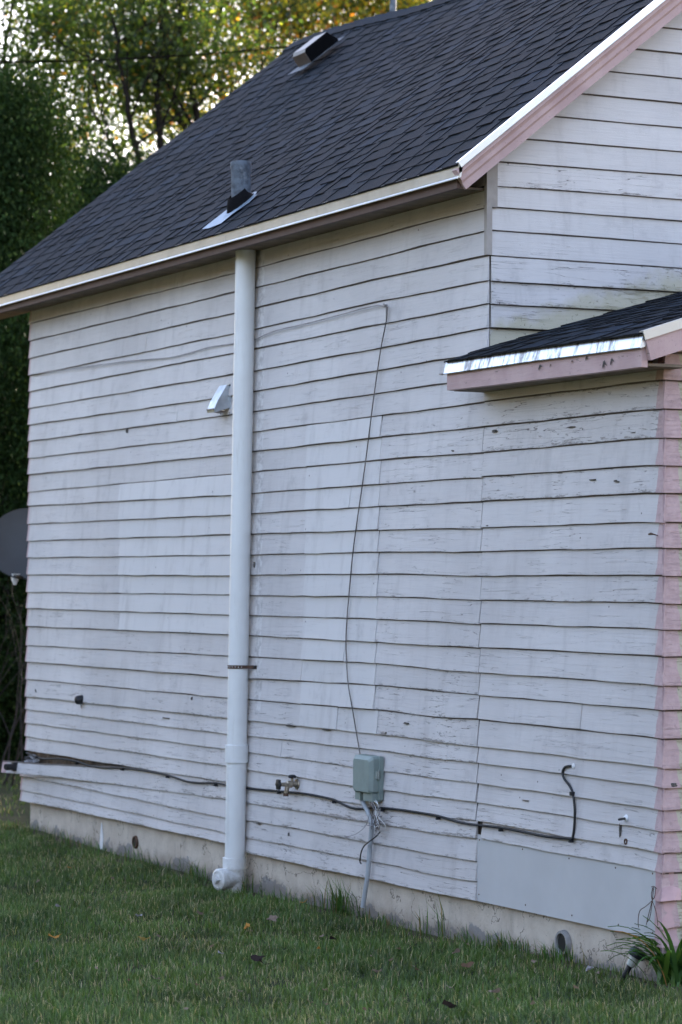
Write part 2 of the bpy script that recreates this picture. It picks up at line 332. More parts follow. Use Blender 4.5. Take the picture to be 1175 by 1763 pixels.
def board(mb, x0, x1, zb, zt, yo=lambda x: 0.0, tone=1.0, peel=.5, new=0.0, th=.021, axis=0, wave=.0015, rnd=None, tk=.006, s0=0.0, s1=0.0):
    """one clapboard: butt edge below, top edge tucked behind the one above; axis 0 runs along X on y=0, axis 1 along Y on x=const"""
    n = max(1, int((x1-x0)/.14)); rnd = random.random() if rnd is None else rnd
    vs, uv = [], []; ph = random.uniform(0, 6)
    for i in range(n+1):
        x = x0+(x1-x0)*i/n; y = yo(x); wz = wave*(math.sin(x*5.3+ph)+.6*math.sin(x*13.1+ph*2)+random.uniform(-.8, .8))
        b, tp = zb(x)+wz, zt(x)+.012
        for (yy, z, v) in ((y-tk, b, 0), (y-th, b, .0), (y-th-.0005, b+.003, .03), (y-.0075, tp, 1.05)):
            xx = x+(s0 if i == 0 else s1 if i == n else 0)*(1 if v > 1 else 0)
            vs.append((xx, yy, z) if axis == 0 else (-yy, xx, z)); uv.append((x, v, rnd))
    fs = []
    for i in range(n):
        for k in range(3):
            q = (i*4+k, i*4+k+1, (i+1)*4+k+1, (i+1)*4+k); fs.append(q[::-1] if axis == 0 else q[::-1])
    fs.append((0, 1, 2, 3)); m = n*4; fs.append((m+3, m+2, m+1, m))
    mb.add(vs, fs, (tone, peel, new), uv)

house = thing("house", "small old white clapboard house with pink trim and dark shingle roof, seen from its corner", "house", (0, 0, 0))

# joints between boards, as x on the wall, per course
def X_(u, v): return W(u, v).x
jt = {i: [] for i in range(-1, 32)}
jt[1] = [X_(306, 520)]; jt[4] = [X_(251, 622)]; jt[6] = [X_(248, 688)]; jt[8] = [X_(305, 742)]
for i in range(12, 20): jt[i] += [X_(205, 900+(i-12)*30), X_(418, 900)]
jt[22].append(X_(103, 1160)); jt[28].append(X_(349, 1328)); jt[30].append(X_(208, 1390)); jt[25].append(X_(484, 1288))
for i in range(10, 24):
    u = 526-1.0*max(0, i-16); jt[i].append(X_(u, 900)); jt[i].append(X_(655-.7*(i-10), 900))
for i in (13, 17, 18, 19, 20, 21, 22, 23): jt[i].append(X_(603-4*max(0, i-18), 900))
jt[22].append(X_(761, 1216)); jt[24].append(X_(770, 1290)); jt[23].append(X_(650, 1260))
mb = MB()
xa, xb_, xc_, xd_ = X_(205, 900), X_(400, 900), X_(525, 900), X_(652, 900)
for i in range(-1, 32):
    xr = 0.021 if i < 9 else (X_(831.5-.5*(i-9), 800) if i < 28 else X_(820, 1500))
    js = sorted([XL+random.uniform(-.003, .003)]+[x for x in jt[i] if XL < x < xr]+[xr])
    crs = random.uniform(.97, 1.02)
    for a, b in zip(js[:-1], js[1:]):
        mid = (a+b)/2
        new = 1.0 if ((12 <= i < 20 and xa-.01 < mid and a < xb_ and a >= xa-.02) or (10 <= i < 24 and xc_-.2 < mid < xd_+.12 and a > xc_-.3)) else 0.0
        hi = max(0, (i-8)/23); right = max(0, (mid+7)/7)
        peel = .05+.55*hi+.40*right+random.uniform(-.1, .15)
        if i in (24, 28, 23, 10): peel += .2
        if new: peel *= .25
        yo0 = random.uniform(-.0025, .0015)-(.004 if new else 0)
        tn = crs*random.uniform(.955, 1.02)*(1.0 if new else 1.0)
        if i == 28 and a < -6.5: yo = lambda x: -.002-.15*math.exp(-(x-XL)/.55)
        elif i > 28: yo = lambda x, k=i: -.004-.030*math.exp(-(x-XL)/.5)
        else: yo = lambda x, q=yo0: q
        aa = a-(.03 if i == 28 and a < -6.5 else (.0 if i < 9 else 0))
        zb = (lambda x, k=i: zc(k, x)); zt = (lambda x, k=i: zc(k-1, x))
        if i == 28 and a < -6.5: zt = lambda x: min(zc(27, x), zc(28, x)+.070+.055*min(1, max(0, (x-XL-.5)/2.2)))
        if i == 29 and a < -6.5: zt = lambda x: zc(28, x)+.004
        board(mb, aa, b-.0015, zb, zt, yo, tn, peel, new, th=.021+random.uniform(-.002, .002))
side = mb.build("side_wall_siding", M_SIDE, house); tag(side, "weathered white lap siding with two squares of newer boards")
mb = MB()
jx = {22: [X_(1000, 1230)]}
for i in range(8, 29):
    if i == 28: break
    js = [X_(832-.4*(i-9), 800)]+jx.get(i, [])+[XE+.020]
    for a, b in zip(js[:-1], js[1:]):
        board(mb, a+.0015, b, lambda x, k=i: ze(k, x)+random.uniform(-.0006, .0006), lambda x, k=i: ze(k-1, x), lambda x, q=random.uniform(-.004, -.001): q,
              random.uniform(.95, 1.02), (.35 if i not in (10, 11, 13) else .85)+random.uniform(0, .25)+(.3 if i in (17, 27) else 0)-(.15 if i in (18, 19, 24) else 0), .25 if i in (9, 14, 19) else 0)
board(mb, ext[9][0][0]+.002, XE+.02, lambda x: ze(28, x), lambda x: ze(27, x), tone=1.0, peel=.8)
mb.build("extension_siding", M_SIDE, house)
# flat sheet patched over the lowest courses
mb = MB(); a, b, c, d = W(819, 1436), W(1133, 1493), W(1134, 1619), W(818, 1551)
for q, y in ((0, -.013),):
    mb.add([(a.x, y, a.z), (b.x, y, b.z), (c.x, y, c.z), (d.x, y, d.z), (a.x, .0, a.z), (b.x, .0, b.z), (c.x, .0, c.z), (d.x, .0, d.z)],
           [(3, 2, 1, 0), (7, 6, 2, 3), (4, 7, 3, 0), (2, 6, 5, 1)], (1.0, .10, 1.0), [(0, .5, .3), (1.3, .5, .3), (1.3, .4, .3), (0, .4, .3)]*2)
for (u, v) in ((826, 1446), (900, 1462), (980, 1478), (1060, 1494), (1124, 1504), (825, 1540), (905, 1558), (985, 1576), (1065, 1592), (1124, 1606)):
    q = W(u, v, -.0135); nb = MB(); nb.lathe((q.x, -.012, q.z), (0, -1, 0), [(0, .0045), (.0025, .004), (.003, .002)], 8); nb.build("nail_head", M_RUST, house)
o = mb.build("patch_panel", plain("flat_painted_panel", (.55, .545, .545), .5, 0, .09, 2.5, dirt=(.47, .47, .47, .4)), house); tag(o, "large smooth flat sheet patched over the lowest courses")
# crumpled pink metal wrapping the foot of the corner
mb = MB()
for (v0, v1, k) in ((1500, 1545, 0), (1545, 1592, 1), (1592, 1625, 2)):
    p0, p1 = W(1130, v0), W(1130, v1); zt_, zb_ = p0.z, p1.z-.01; r = []
    for z, bulge in ((zb_, .024+.010*(k == 0)), ((zb_+zt_)/2, .016), (zt_+.012, .008)):
        r.append([(PINKX-.002+random.uniform(-.004, .004), -.014-bulge*.3, z), (PINKX+.05, -bulge-random.uniform(0, .006), z+random.uniform(-.008, .004)), (XE+bulge, -bulge, z-.004+random.uniform(-.004, .004)),
                  (XE+bulge, .03, z+.002), (XE+bulge*.7+.002, .075+random.uniform(-.008, .008), z)])
    mb.loft(r, caps=False, closed=False)
mb.build("corner_wrap", plain("crumpled_pink_metal", (.56, .36, .37), .55, 0, .2, 12, dirt=(.30, .22, .22, .5)), house)

# gable wall (faces +X) above the little roof; end wall of the extension
mb = MB(); gl = [(-7, 39.5-40), (-6, 39.5), (-5, 78.4), (-4, 120.7), (-3, 159), (-2, 199.5)]
def zg(i): return zc(i, 0) if i >= 0 else zc(0, 0)+.1215*(-i)
def roofz(y): return 3.719+.8075*(y+.255) if y < 2.45 else 3.719+.8075*(2.705-(y-2.45))
for i in range(-18, 8):
    z0 = zg(i); ymax = 4.9; ymin = 0.0
    zlim = z0+.02
    if z0 > 3.72: ymin = (z0+.055-3.719)/.8075-.255; ymax = 4.9-ymin
    if ymax <= ymin+.4: continue
    dg = z0 > 3.72
    js = [max(-.0205, ymin)]+([WX(1088, 395, 0).y] if i == 2 else [])+[ymax]
    for a, b in zip(js[:-1], js[1:]):
        board(mb, a, b-.0015, lambda y, k=i: zg(k)+.003*math.sin(y*1.7+k), lambda y, k=i: zg(k-1)+.003*math.sin(y*1.7+k-1), lambda x, q=random.uniform(-.003, .001)-(.010 if i in (4, 5, 6) else 0): q,
              random.uniform(.97, 1.03), {0: .8, 3: .4, 4: .9, 5: 1.1, 6: .8}.get(i, .10), 0, axis=1, wave=.0007, th=.024 if i in (3, 4, 5) else .019, s0=.15 if dg else 0, s1=-.15 if dg else 0)
for i in range(-18, -8):     # top of the gable, above the frame
    pass
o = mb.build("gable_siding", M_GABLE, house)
# the loop above runs from the peak downwards only while boards have width; end wall:
mb = MB()
for i in range(8, 32):
    zz = (lambda y, k=i: (ze(k, XE) if k < 29 else ze(28, XE)-.115*(k-28))+.002*math.sin(y*2+k)); zt_ = (lambda y, k=i: (ze(k-1, XE) if k-1 < 29 else ze(28, XE)-.115*(k-1-28)))
    board(mb, -.020, 4.9, zz, zt_, lambda x: -XE-.001, random.uniform(.96, 1.02), 1.3, 0, axis=1)
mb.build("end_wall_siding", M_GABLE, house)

# sheathing that closes the building behind the boards
mb = MB(); xr0, xr1 = XL+.012, -.006
def prism(mb, x0, x1, prof):
    n = len(prof); mb.add([(x0, y, z) for y, z in prof]+[(x1, y, z) for y, z in prof], [tuple(range(n)), tuple(reversed(range(n, 2*n)))]+[(j, j+n, (j+1) % n+n, (j+1) % n) for j in range(n)])
prism(mb, xr0, xr1, [(.001, .26), (4.9, .26), (4.9, 3.86), (2.45, 5.58), (.001, 3.82)])
prism(mb, xr1+.002, XE-.004, [(.001, .26), (4.9, .26), (4.9, 2.86), (2.45, 3.56), (.001, 2.86)])
mb.build("wall_sheathing", M_SHEATH, house)
mb = MB(); fx0, fx1 = XL+.035, XE-.02; n = 60; vs = []
for i in range(n+1):
    x = fx0+(fx1-fx0)*i/n
    for z in (-.3, .05, .16, .34): vs.append((x, .012+random.uniform(-.002, .002), z))
mb.add(vs, [(i*4+k, (i+1)*4+k, (i+1)*4+k+1, i*4+k+1) for i in range(n) for k in range(3)])
mb.add([(fx0, .012, -.3), (fx0, 4.9, -.3), (fx0, 4.9, .3), (fx0, .012, .3)], [(0, 3, 2, 1)]); mb.add([(fx1, .012, -.3), (fx1, 4.9, -.3), (fx1, 4.9, .3), (fx1, .012, .3)], [(0, 1, 2, 3)])
mb.build("foundation", M_FOUND, house)

# ------------------------------------------------------------------ main roof
SL = .8075; CS = 1/math.hypot(1, SL); SN = SL*CS; RX0, RX1 = -7.80, .175; RL = 2.705/CS
def sag(x): return float(np.interp(x, [-7.9, -7.4, -6.5, -5.7, -4.5, -3, 0, .3], [0, 0, -.045, -.11, -.16, -.17, -.03, 0]))
def rp(x, t, h=0.0):
    f = t/RL; return (x, -.255+t*CS-h*SN, 3.719+t*SN+h*CS+sag(x)*max(0, f)**1.3)
mb = MB()
n = 40; vs = []
for i in range(n+1):
    x = RX0+(RX1-RX0)*i/n
    vs += [rp(x, 0, -.004), rp(x, RL, -.004), rp(x, RL, -.03), rp(x, 0, -.03)]
mb.add(vs, [(i*4+k, i*4+(k+1) % 4, (i+1)*4+(k+1) % 4, (i+1)*4+k) for i in range(n) for k in range(4)]+[(0, 3, 2, 1), (n*4, n*4+1, n*4+2, n*4+3)], (.7, .7, .7))
roof = mb.build("roof", M_SHINGLE, house)
mb = MB(); mb.add([(RX0, 2.46, 5.68), (RX1, 2.46, 5.68), (RX1, 5.155, 3.719), (RX0, 5.155, 3.719), (RX0, 2.46, 5.64), (RX1, 2.46, 5.64), (RX1, 5.155, 3.68), (RX0, 5.155, 3.68)],
                  [(0, 1, 2, 3), (7, 6, 5, 4), (0, 3, 7, 4), (1, 5, 6, 2), (2, 6, 7, 3)], (1, 1, 1)); mb.build("rear_slope", M_SHINGLE, roof)
mb = MB(); EXP = .138
def shingles(mb, pt, x0f, x1f, ncourse, exp, tw=(.09, .30), length=None):
    for k in range(ncourse):
        t0 = k*exp-(.012 if k == 0 else 0); t1 = min((k+1)*exp+.018, length or 1e9); xs0, xs1 = x0f(t0), x1f(t0); ph = random.uniform(0, 6)
        n = max(2, int((xs1-xs0)/.12)); vs = []
        xa_ = [xs0+(xs1-xs0)*i/n for i in range(n+1)]
        for x in xa_:
            w_ = .0012*math.sin(x*2.3+ph)+random.uniform(-.0008, .0008)
            vs += [pt(x, t0+w_, .0005), pt(x, t0+w_, .0065), pt(x, t1, .0015)]
        tb = random.uniform(.70, .85); mb.add(vs, [(i*3+j, (i+1)*3+j, (i+1)*3+j+1, i*3+j+1) for i in range(n) for j in range(2)]+[(0, 1, 2), (n*3+2, n*3+1, n*3)], (tb, tb, tb))
        x = xs0+random.uniform(0, .1)
        while x < xs1-.02:
            wd = random.uniform(*tw); xe = min(x+wd, xs1); s = min(random.uniform(.008, .03), (xe-x)*.3); tn = random.choice([.8, .9, 1.0, 1.1, 1.25, 1.6])*random.uniform(.9, 1.1)
            bl = random.uniform(.97, 1.06); dz = random.uniform(-.0015, .0015); hb = .0098+random.uniform(-.001, .002)
            mb.add([pt(x, t0+dz, .004), pt(xe, t0+dz, .004), pt(x, t0+dz, hb), pt(xe, t0+dz, hb), pt(xe-s, t1, .0058), pt(x+s, t1, .0058), pt(x+s, t1, .0018), pt(xe-s, t1, .0018)],
                   [(0, 1, 3, 2), (2, 3, 4, 5), (0, 2, 5, 6), (1, 7, 4, 3)], (tn, tn, tn*bl))
            x = xe+random.uniform(.03, .14)
shingles(mb, rp, lambda t: RX0, lambda t: RX1, int(RL/EXP), EXP, length=RL)
for i in range(44):      # ridge caps
    x = RX0+i*.182; tn = random.choice([.8, 1.0, 1.3])
    x1_ = min(x+.20, RX1); a, b, c, d = rp(x, RL-.13, .020), rp(x1_, RL-.13, .014), rp(x1_, RL, .014), rp(x, RL, .022)
    mb.add([a, b, c, d, (x, 2.60, a[2]), (x1_, 2.60, b[2]), rp(x, RL-.13, .008), rp(x1_, RL-.13, .004)], [(0, 1, 2, 3), (3, 2, 5, 4), (6, 7, 1, 0), (0, 3, 4)], (tn, tn, tn))
mb.build("shingles", M_SHINGLE, roof)

# eaves: fascia, drip edge in lengths
def ev(x, dy, z): return (x, -.255+dy, 3.719+z)
def strip(mb, x0, x1, prof, col=(1, 1, 1), n=1, base=None):
    base = base or ev; k = len(prof)
    rings = [[base(x0+(x1-x0)*i/n, dy, dz) for dy, dz in prof] for i in range(n+1)]; mb.loft(rings, col)
mb = MB(); strip(mb, RX0+.02, RX1-.043, [(.012, -.012), (.034, -.012), (.034, -.106), (.012, -.106)]); mb.build("fascia", M_FASCIA, house)
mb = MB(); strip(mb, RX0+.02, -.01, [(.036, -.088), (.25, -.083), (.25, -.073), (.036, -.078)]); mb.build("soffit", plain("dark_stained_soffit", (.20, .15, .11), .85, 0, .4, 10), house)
jv = [RX0, W(100, 492, -.26).x, W(386, 402, -.26).x, RX1+.004]
for a, b in zip(jv[:-1], jv[1:]):
    mb = MB(); strip(mb, a+.003, b, [(-.006, .004), (.02, .004), (.010, -.058), (-.002, -.064), (-.004, -.060), (.001, -.055)])
    o = mb.build("drip_edge", M_CREAM_METAL, house)
    mb = MB(); strip(mb, a+.003, b, [(-.005, -.0560), (-.0062, -.0655), (-.013, -.0690), (-.0145, -.0650), (-.0075, -.0560)])
    mb.build("drip_lip", M_BRIGHT_METAL, o)
# rakes on the near gable (faces +X)
def rk(t, h, x): p = rp(RX1, t, h); return (x, p[1], p[2])
def rake(mb, prof, t0=-.01, t1=RL+.02, n=20):
    mb.loft([[rk(t0+(t1-t0)*i/n, h, x) for x, h in prof] for i in range(n+1)])
mb = MB(); rake(mb, [(RX1-.01, .016), (RX1+.014, .016), (RX1+.014, -.014), (RX1+.010, -.018), (RX1+.006, -.014), (RX1+.006, .008), (RX1-.01, .008)], -.004)
mb.build("rake_drip_edge", M_BRIGHT_METAL, house)
mb = MB(); rake(mb, [(RX1-.02, -.010), (RX1+.004, -.010), (RX1+.004, -.034), (RX1-.004, -.040), (RX1-.012, -.052), (RX1-.012, -.072), (RX1-.024, -.084), (RX1-.024, -.118), (RX1-.042, -.118), (RX1-.042, -.010)], -.03)
o = mb.build("rake_board", M_PINK, house)
mb = MB(); rake(mb, [(-.01, -.034), (RX1-.044, -.034), (RX1-.044, -.046), (-.01, -.046)], .02); mb.build("rake_soffit", M_SOFFIT, house)
mb = MB(); rake(mb, [(.004, -.048), (.042, -.048), (.042, -.11), (.004, -.11)], .24); mb.build("rake_frieze", M_SOFFIT, house)
mb = MB(); z0 = zc(3, 0); mb.box((.004, -.0295, z0+.0), (.031, .0, 3.82)); mb.box((.001, .0005, zc(1, 0)), (.029, .030, 3.86)); mb.build("corner_board", plain('beige_corner_strip', (.38, .34, .31), .75, 0, .2, 16, dirt=(.30, .26, .23, .5)), house)

# ------------------------------------------------------------------ lean-to roof over the extension
LX0, LX1 = -.030, 1.79; LY = -.215; s2 = .295
def lz(y): return 2.800+(y-LY)*.36 if y < 0 else 2.800+(-LY)*.36+y*s2
def lp(x, t, h=0.0):
    y = LY+t*.955; return (x, y-h*.28, lz(y)+h*.96-.010*max(0, x-.9))
LLEN = (2.45-LY)/.955
mb = MB(); n = 12; vs = []
for i in range(n+1):
    t = LLEN*i/n; x0 = LX0 if t < .24 else .0
    vs += [lp(x0, t, -.004), lp(LX1, t, -.004), lp(LX1, t, -.028), lp(x0, t, -.028)]
mb.add(vs, [(i*4+k, i*4+(k+1) % 4, (i+1)*4+(k+1) % 4, (i+1)*4+k) for i in range(n) for k in range(4)]+[(0, 1, 2, 3)], (.8, .8, .8))
mb.add([(0, 2.45, lz(2.45)), (LX1, 2.45, lz(2.45)), (LX1, 5.1, 2.80), (0, 5.1, 2.80)], [(0, 1, 2, 3)], (.8, .8, .8))
lroof = mb.build("lean_to_roof", M_SHINGLE, house)
mb = MB(); shingles(mb, lp, lambda t: LX0 if t < .22 else .012, lambda t: LX1, int(LLEN/.125), .125, (.06, .25), LLEN); mb.build("shingles", M_SHINGLE, lroof)
def lev(x, dy, z): return (x, LY+dy, 2.800+z-.010*max(0, x-.9))
mb = MB(); strip(mb, LX0-.002, LX1-.005, [(.004, .004), (.02, .004), (.014, -.052), (-.010, -.060), (-.013, -.056)], base=lev, n=4); mb.build("drip_edge", M_STREAK, lroof)
mb = MB()
sg = lambda x: -.006*math.sin(max(0, x)*1.6)
mb.loft([[ (x, LY+dy, 2.800+dz+sg(x)-.010*max(0, x-.9)) for dy, dz in ((.004, -.045), (.034, -.045), (.034, -.137), (.004, -.135))] for x in (LX0+.006, .2, .5, .8, 1.1, 1.4, LX1-.02)])
o = mb.build("fascia", M_PINK, lroof)
mb = MB()
flake_mat = plain("curled_flake", (.10, .08, .07), .8, 0, .5, 40)
for (u, v, s) in ((930, 629, .026), (948, 627, .016), (1010, 614, .024), (1040, 622, .034), (1053, 618, .030), (985, 621, .013)):
    p = W(u, v, LY+.002); mb = MB()
    for j in range(5):
        a = random.uniform(-2.4, -.3); q = Vector((math.cos(a)*s*random.uniform(.5, 1.3), -random.uniform(.003, .008), math.sin(a)*s)); r = Vector((q.z, 0, -q.x)).normalized()*s*.22
        mb.add([p-r, p+r, p+q], [(0, 1, 2)], uvs=None)
    mb.build('paint_flake', flake_mat, lroof)
mb = MB(); mb.box((LX0+.02, LY+.036, 2.66), (LX1-.03, .02, 2.672)); 
for x in (.35, .95, 1.5): mb.box((x, LY+.036, 2.672), (x+.04, .02, 2.75))
mb.build("soffit", plain("bare_rafter_wood", (.22, .17, .12), .85, 0, .4, 14), lroof)
# rake of the lean-to (slopes up to the back)
def lr(t, h, x): p = lp(LX1, t, h); return (x, p[1], p[2])
mb = MB(); mb.loft([[lr(t, h, x) for x, h in ((LX1-.02, .014), (LX1+.012, .014), (LX1+.012, -.026), (LX1+.006, -.026), (LX1+.006, .006), (LX1-.02, .006))] for t in (-.004, .6, 1.4, LLEN)]); mb.build("rake_drip_edge", M_CREAM_METAL, lroof)
mb = MB(); mb.loft([[lr(t, h, x) for x, h in ((LX1-.022, -.02), (LX1+.004, -.02), (LX1+.004, -.115), (LX1-.022, -.115))] for t in (.004, .6, 1.4, LLEN)]); mb.build("rake_board", M_PINK, lroof)
mb = MB(); mb.loft([[lr(t, h, x) for x, h in ((XE+.01, -.03), (LX1-.024, -.03), (LX1-.024, -.05), (XE+.01, -.05))] for t in (.2, .6, 1.4, LLEN)]); mb.build("rake_soffit", M_SOFFIT, lroof)

# individual chips and knots where the bare wood shows
M_CHIP = plain("bare_weathered_wood", (.13, .115, .10), .9, 0, .5, 60)
for (u, v, w_, h_) in ((851, 742, .040, .012), (438, 972, .012, .035), (218, 742, .010, .03), (497, 1437, .010, .024), (1020, 826, .055, .010), (1062, 829, .035, .012), (985, 735, .05, .006), (1090, 745, .04, .006), (1160, 1352, .03, .02),
                       (780, 776, .02, .010), (500, 1250, .10, .008), (560, 1256, .08, .008), (445, 1418, .06, .010), (62, 1190, .018, .022), (330, 1203, .010, .018), (665, 1262, .02, .012), (700, 1245, .05, .010), (840, 905, .02, .008), (905, 1378, .05, .006), (100, 1380, .04, .008), (285, 1236, .09, .007), (1068, 1432, .01, .05)):
    q = W(u, v, -.0215); mb = MB(); n = 11; ring = []
    for j in range(n):
        a = 2*math.pi*j/n; k = random.uniform(.45, 1.1); ring.append((q.x+math.cos(a)*w_*k*.75, q.z+math.sin(a)*h_*k*.75*random.uniform(.5, 1)))
    mb.loft([[(x, -.012, z) for x, z in ring], [(x, -.0245, z) for x, z in ring]]); mb.build("paint_chip", M_CHIP, house)

# ------------------------------------------------------------------ cavity at the loose board
mb = MB(); p0, p1 = W(52, 1296), W(150, 1318)
n = 22; vs = []
for i in range(n+1):
    x = p0.x-.03+(p1.x-p0.x+.1)*i/n
    for z in (p0.z-.16, p0.z-.06, p0.z+.03): vs.append((x, -.004-random.uniform(0, .012), z))
mb.add(vs, [(i*3+k, (i+1)*3+k, (i+1)*3+k+1, i*3+k+1) for i in range(n) for k in range(2)])
mb.build("rotten_board", M_RAWWOOD, house)
def rag(name, label, cat, u0, u1, v, y, h=.05):
    mb = MB(); a, b = W(u0, v, y), W(u1, v+3, y); n = 10; vs = []
    for i in range(n+1):
        for k in range(5):
            x = a.x+(b.x-a.x)*i/n; vs.append((x+random.uniform(-.008, .008), y+random.uniform(-.03, .03), a.z-h*(k/4)+random.uniform(-.014, .014)+(b.z-a.z)*i/n))
    mb.add(vs, [(i*5+k, (i+1)*5+k, (i+1)*5+k+1, i*5+k+1) for i in range(n) for k in range(4)])
    o = mb.build(name, M_CLOTH, smooth=True); return tag(o, label, cat)
rag("plastic_rag", "crumpled grey plastic scrap stuffed behind the loose board at the far corner", "rag", 44, 66, 1300, -.045)
o = MB(); q = W(22, 1320, -.155); o.lathe(q, (.3, -1, 0), [(0, .022), (.05, .024), (.06, .02)], 12); o.box((q.x-.03, q.y-.0, q.z-.03), (q.x+.02, q.y+.04, q.z+.03))
o = o.build("black_plug", M_BLACK, smooth=True); tag(o, "small black cap at the sprung end of the loose clapboard", "plug")

# ------------------------------------------------------------------ white pipe with cleanout
PX = W(420, 800, -.075).x; PY = -.082; PR_ = .0575
def pz(v): return W(410, v, PY).z
lean = .018
def px(z): return PX+.010-lean*(1-(z/3.7))*.0
pipe = thing("drain_pipe", "tall white plastic pipe strapped to the wall from lawn to eave", "pipe", (PX, PY, 0))
def loc(mb):   # geometry is written in world space; shift into the thing's frame
    mb.v = [(x-PX, y-PY, z) for x, y, z in mb.v]; return mb
x_at = lambda z: W(420-(3.7-z)/3.55*11.0, 900, PY).x
T = lambda z: (x_at(z), PY, z)
z1a, z1b = pz(1283), pz(1313); z2a, z2b = pz(1478), pz(1497)
mb = MB(); mb.tube([T(z2b-.005), T(1.2), T(2.4), T(3.64)], PR_, 28); loc(mb).build("pipe", M_PVC, pipe, True)
mb = MB(); mb.lathe(T(z1b), (0, 0, 1), [(0, PR_+.001), (.0, PR_+.008), (z1a-z1b, PR_+.008), (z1a-z1b+.003, PR_+.001)], 28); loc(mb).build("coupling", M_PVC, pipe, True)
mb = MB(); mb.lathe(T(-.1), (0, 0, 1), [(0, PR_+.001), (z2b+.1-.002, PR_+.001), (z2b+.1, PR_+.009), (z2a+.1, PR_+.009), (z2a+.103, PR_)], 28); cz = pz(1514); tee = T(cz)
dr = Vector((.22, -1, 0)).normalized()
mb.lathe(Vector(tee), dr, [(0, PR_*.98), (.072, PR_*.98), (.074, PR_+.005), (.098, PR_+.005)], 28); t_ = loc(mb).build("tee_fitting", M_PVC, pipe, True)
mb = MB(); mb.lathe(Vector(tee)+dr*.098, dr, [(0, PR_+.004), (.014, PR_+.004), (.020, PR_-.004), (.021, PR_-.012), (.017, PR_-.014), (.017, .001)], 28)
c0 = Vector(tee)+dr*.115; sd = dr.cross(Vector((0, 0, 1))).normalized()
u_, v_ = (sd+Vector((0, 0, 1))).normalized()*.019, (sd-Vector((0, 0, 1))).normalized()*.019
mb.loft([[c0+dr*h+(u_*a+v_*b)*s for a, b in ((1, 1), (-1, 1), (-1, -1), (1, -1))] for h, s in ((-.002, 1.0), (.020, .92), (.022, .8))])
loc(mb).build("cleanout_cap", M_PVC, pipe, True)
strap = tag(bpy.data.objects.new("pipe_strap", None), "rusty perforated steel strap around the white pipe, screwed to the wall", "strap"); link(strap); strap.location = T(pz(1148))
mb = MB(); zs = 0; ring = []
for a in [math.radians(k*10) for k in range(-9, 28)]:
    ring.append((math.cos(a)*(PR_+.003), math.sin(a)*(PR_+.003)))
ring = [(math.cos(R(a))*(PR_+.002), math.sin(R(a))*(PR_+.002)) for a in range(0, -181, -10)]
ring = [(PR_+.062, -PY-.022), (PR_+.03, -PY-.024), (PR_+.006, .03)]+ring+[(-PR_-.002, -PY-.02)]
vs = []
for (x, y) in ring: vs += [(x, y, -.010), (x, y, .010), (x*1.03, y*1.03, .010), (x*1.03, y*1.03, -.010)]
n = len(ring); mb.add(vs, [(i*4+k, i*4+(k+1) % 4, (i+1)*4+(k+1) % 4, (i+1)*4+k) for i in range(n-1) for k in range(4)]); mb.build("strap_band", M_RUST, strap)
mb = MB()
for a in range(-5, -176, -17):
    d = Vector((math.cos(R(a)), math.sin(R(a)), 0)); mb.lathe(d*(PR_+.0035), d, [(0, .0028), (.0012, .0028)], 8)
mb.build("strap_hole", M_WHITE, strap)
mb = MB(); mb.lathe((PR_+.05, -PY-.024, 0), (0, -1, 0), [(0, .009), (.006, .008), (.008, .004)], 10); mb.build("screw", M_BLACK, strap)

# ------------------------------------------------------------------ vent stack on the roof, in line with the pipe
sp_ = WX(418, 346, 0)
sx, sy = -3.06, .004; sz = rp(sx, (sy+.255)/CS)[2]
stack = thing("vent_stack", "stubby grey metal vent pipe standing on the roof above the white pipe", "vent pipe", (sx, sy, sz))
mb = MB(); mb.lathe((0, 0, -.05), (-.06, .0, 1), [(0, .058), (.28, .059), (.30, .062), (.315, .059), (.315, .050), (.28, .046)], 24); mb.build("stack_pipe", M_GALVDARK, stack, True)
nrm = Vector((0, -SN, CS)); tdir = Vector((0, CS, SN))
mb = MB(); r = []
for h, rad, k in ((.012, .088, 0), (.05, .070, .4), (.085, .0635, .9), (.09, .061, 1)):
    c = nrm*h*(1-k*.5)+Vector((-.004*k, 0, .05*k)); r.append([c+Vector((math.cos(a)*rad, 0, 0))+tdir*math.sin(a)*rad*(1.15-.1*k) for a in [2*math.pi*j/24 for j in range(24)]])
mb.loft(r, caps=False); mb.build("rubber_boot", plain("perished_black_rubber", (.009, .009, .010), .95, 0, .3, 30, .05), stack, True)
mb = MB(); r = []
for h, rad in ((.022, .105), (.024, .090)): r.append([nrm*h+Vector((math.cos(a)*rad, 0, 0))+tdir*math.sin(a)*rad*1.2 for a in [2*math.pi*j/24 for j in range(24)]])
mb.loft(r, caps=False)
fl = [(-.16, -.21), (-.05, -.222), (.09, -.205), (.105, -.12), (.12, .0), (.10, .08), (-.10, .08), (-.13, -.02), (-.15, -.12)]; vs = []
for a, b in fl: vs.append(Vector((a*1.1, 0, 0))+tdir*b+nrm*(.020+.004*math.sin(a*40+b*30)))
mb.add(vs+[nrm*.024+tdir*-.02], [(i, (i+1) % 9, 9) for i in range(9)]); mb.build("flashing", plain("thin_lead_flashing", (.26, .33, .41), .6, .35, .15, 25, dirt=(.34, .38, .42, .5)), stack, True)

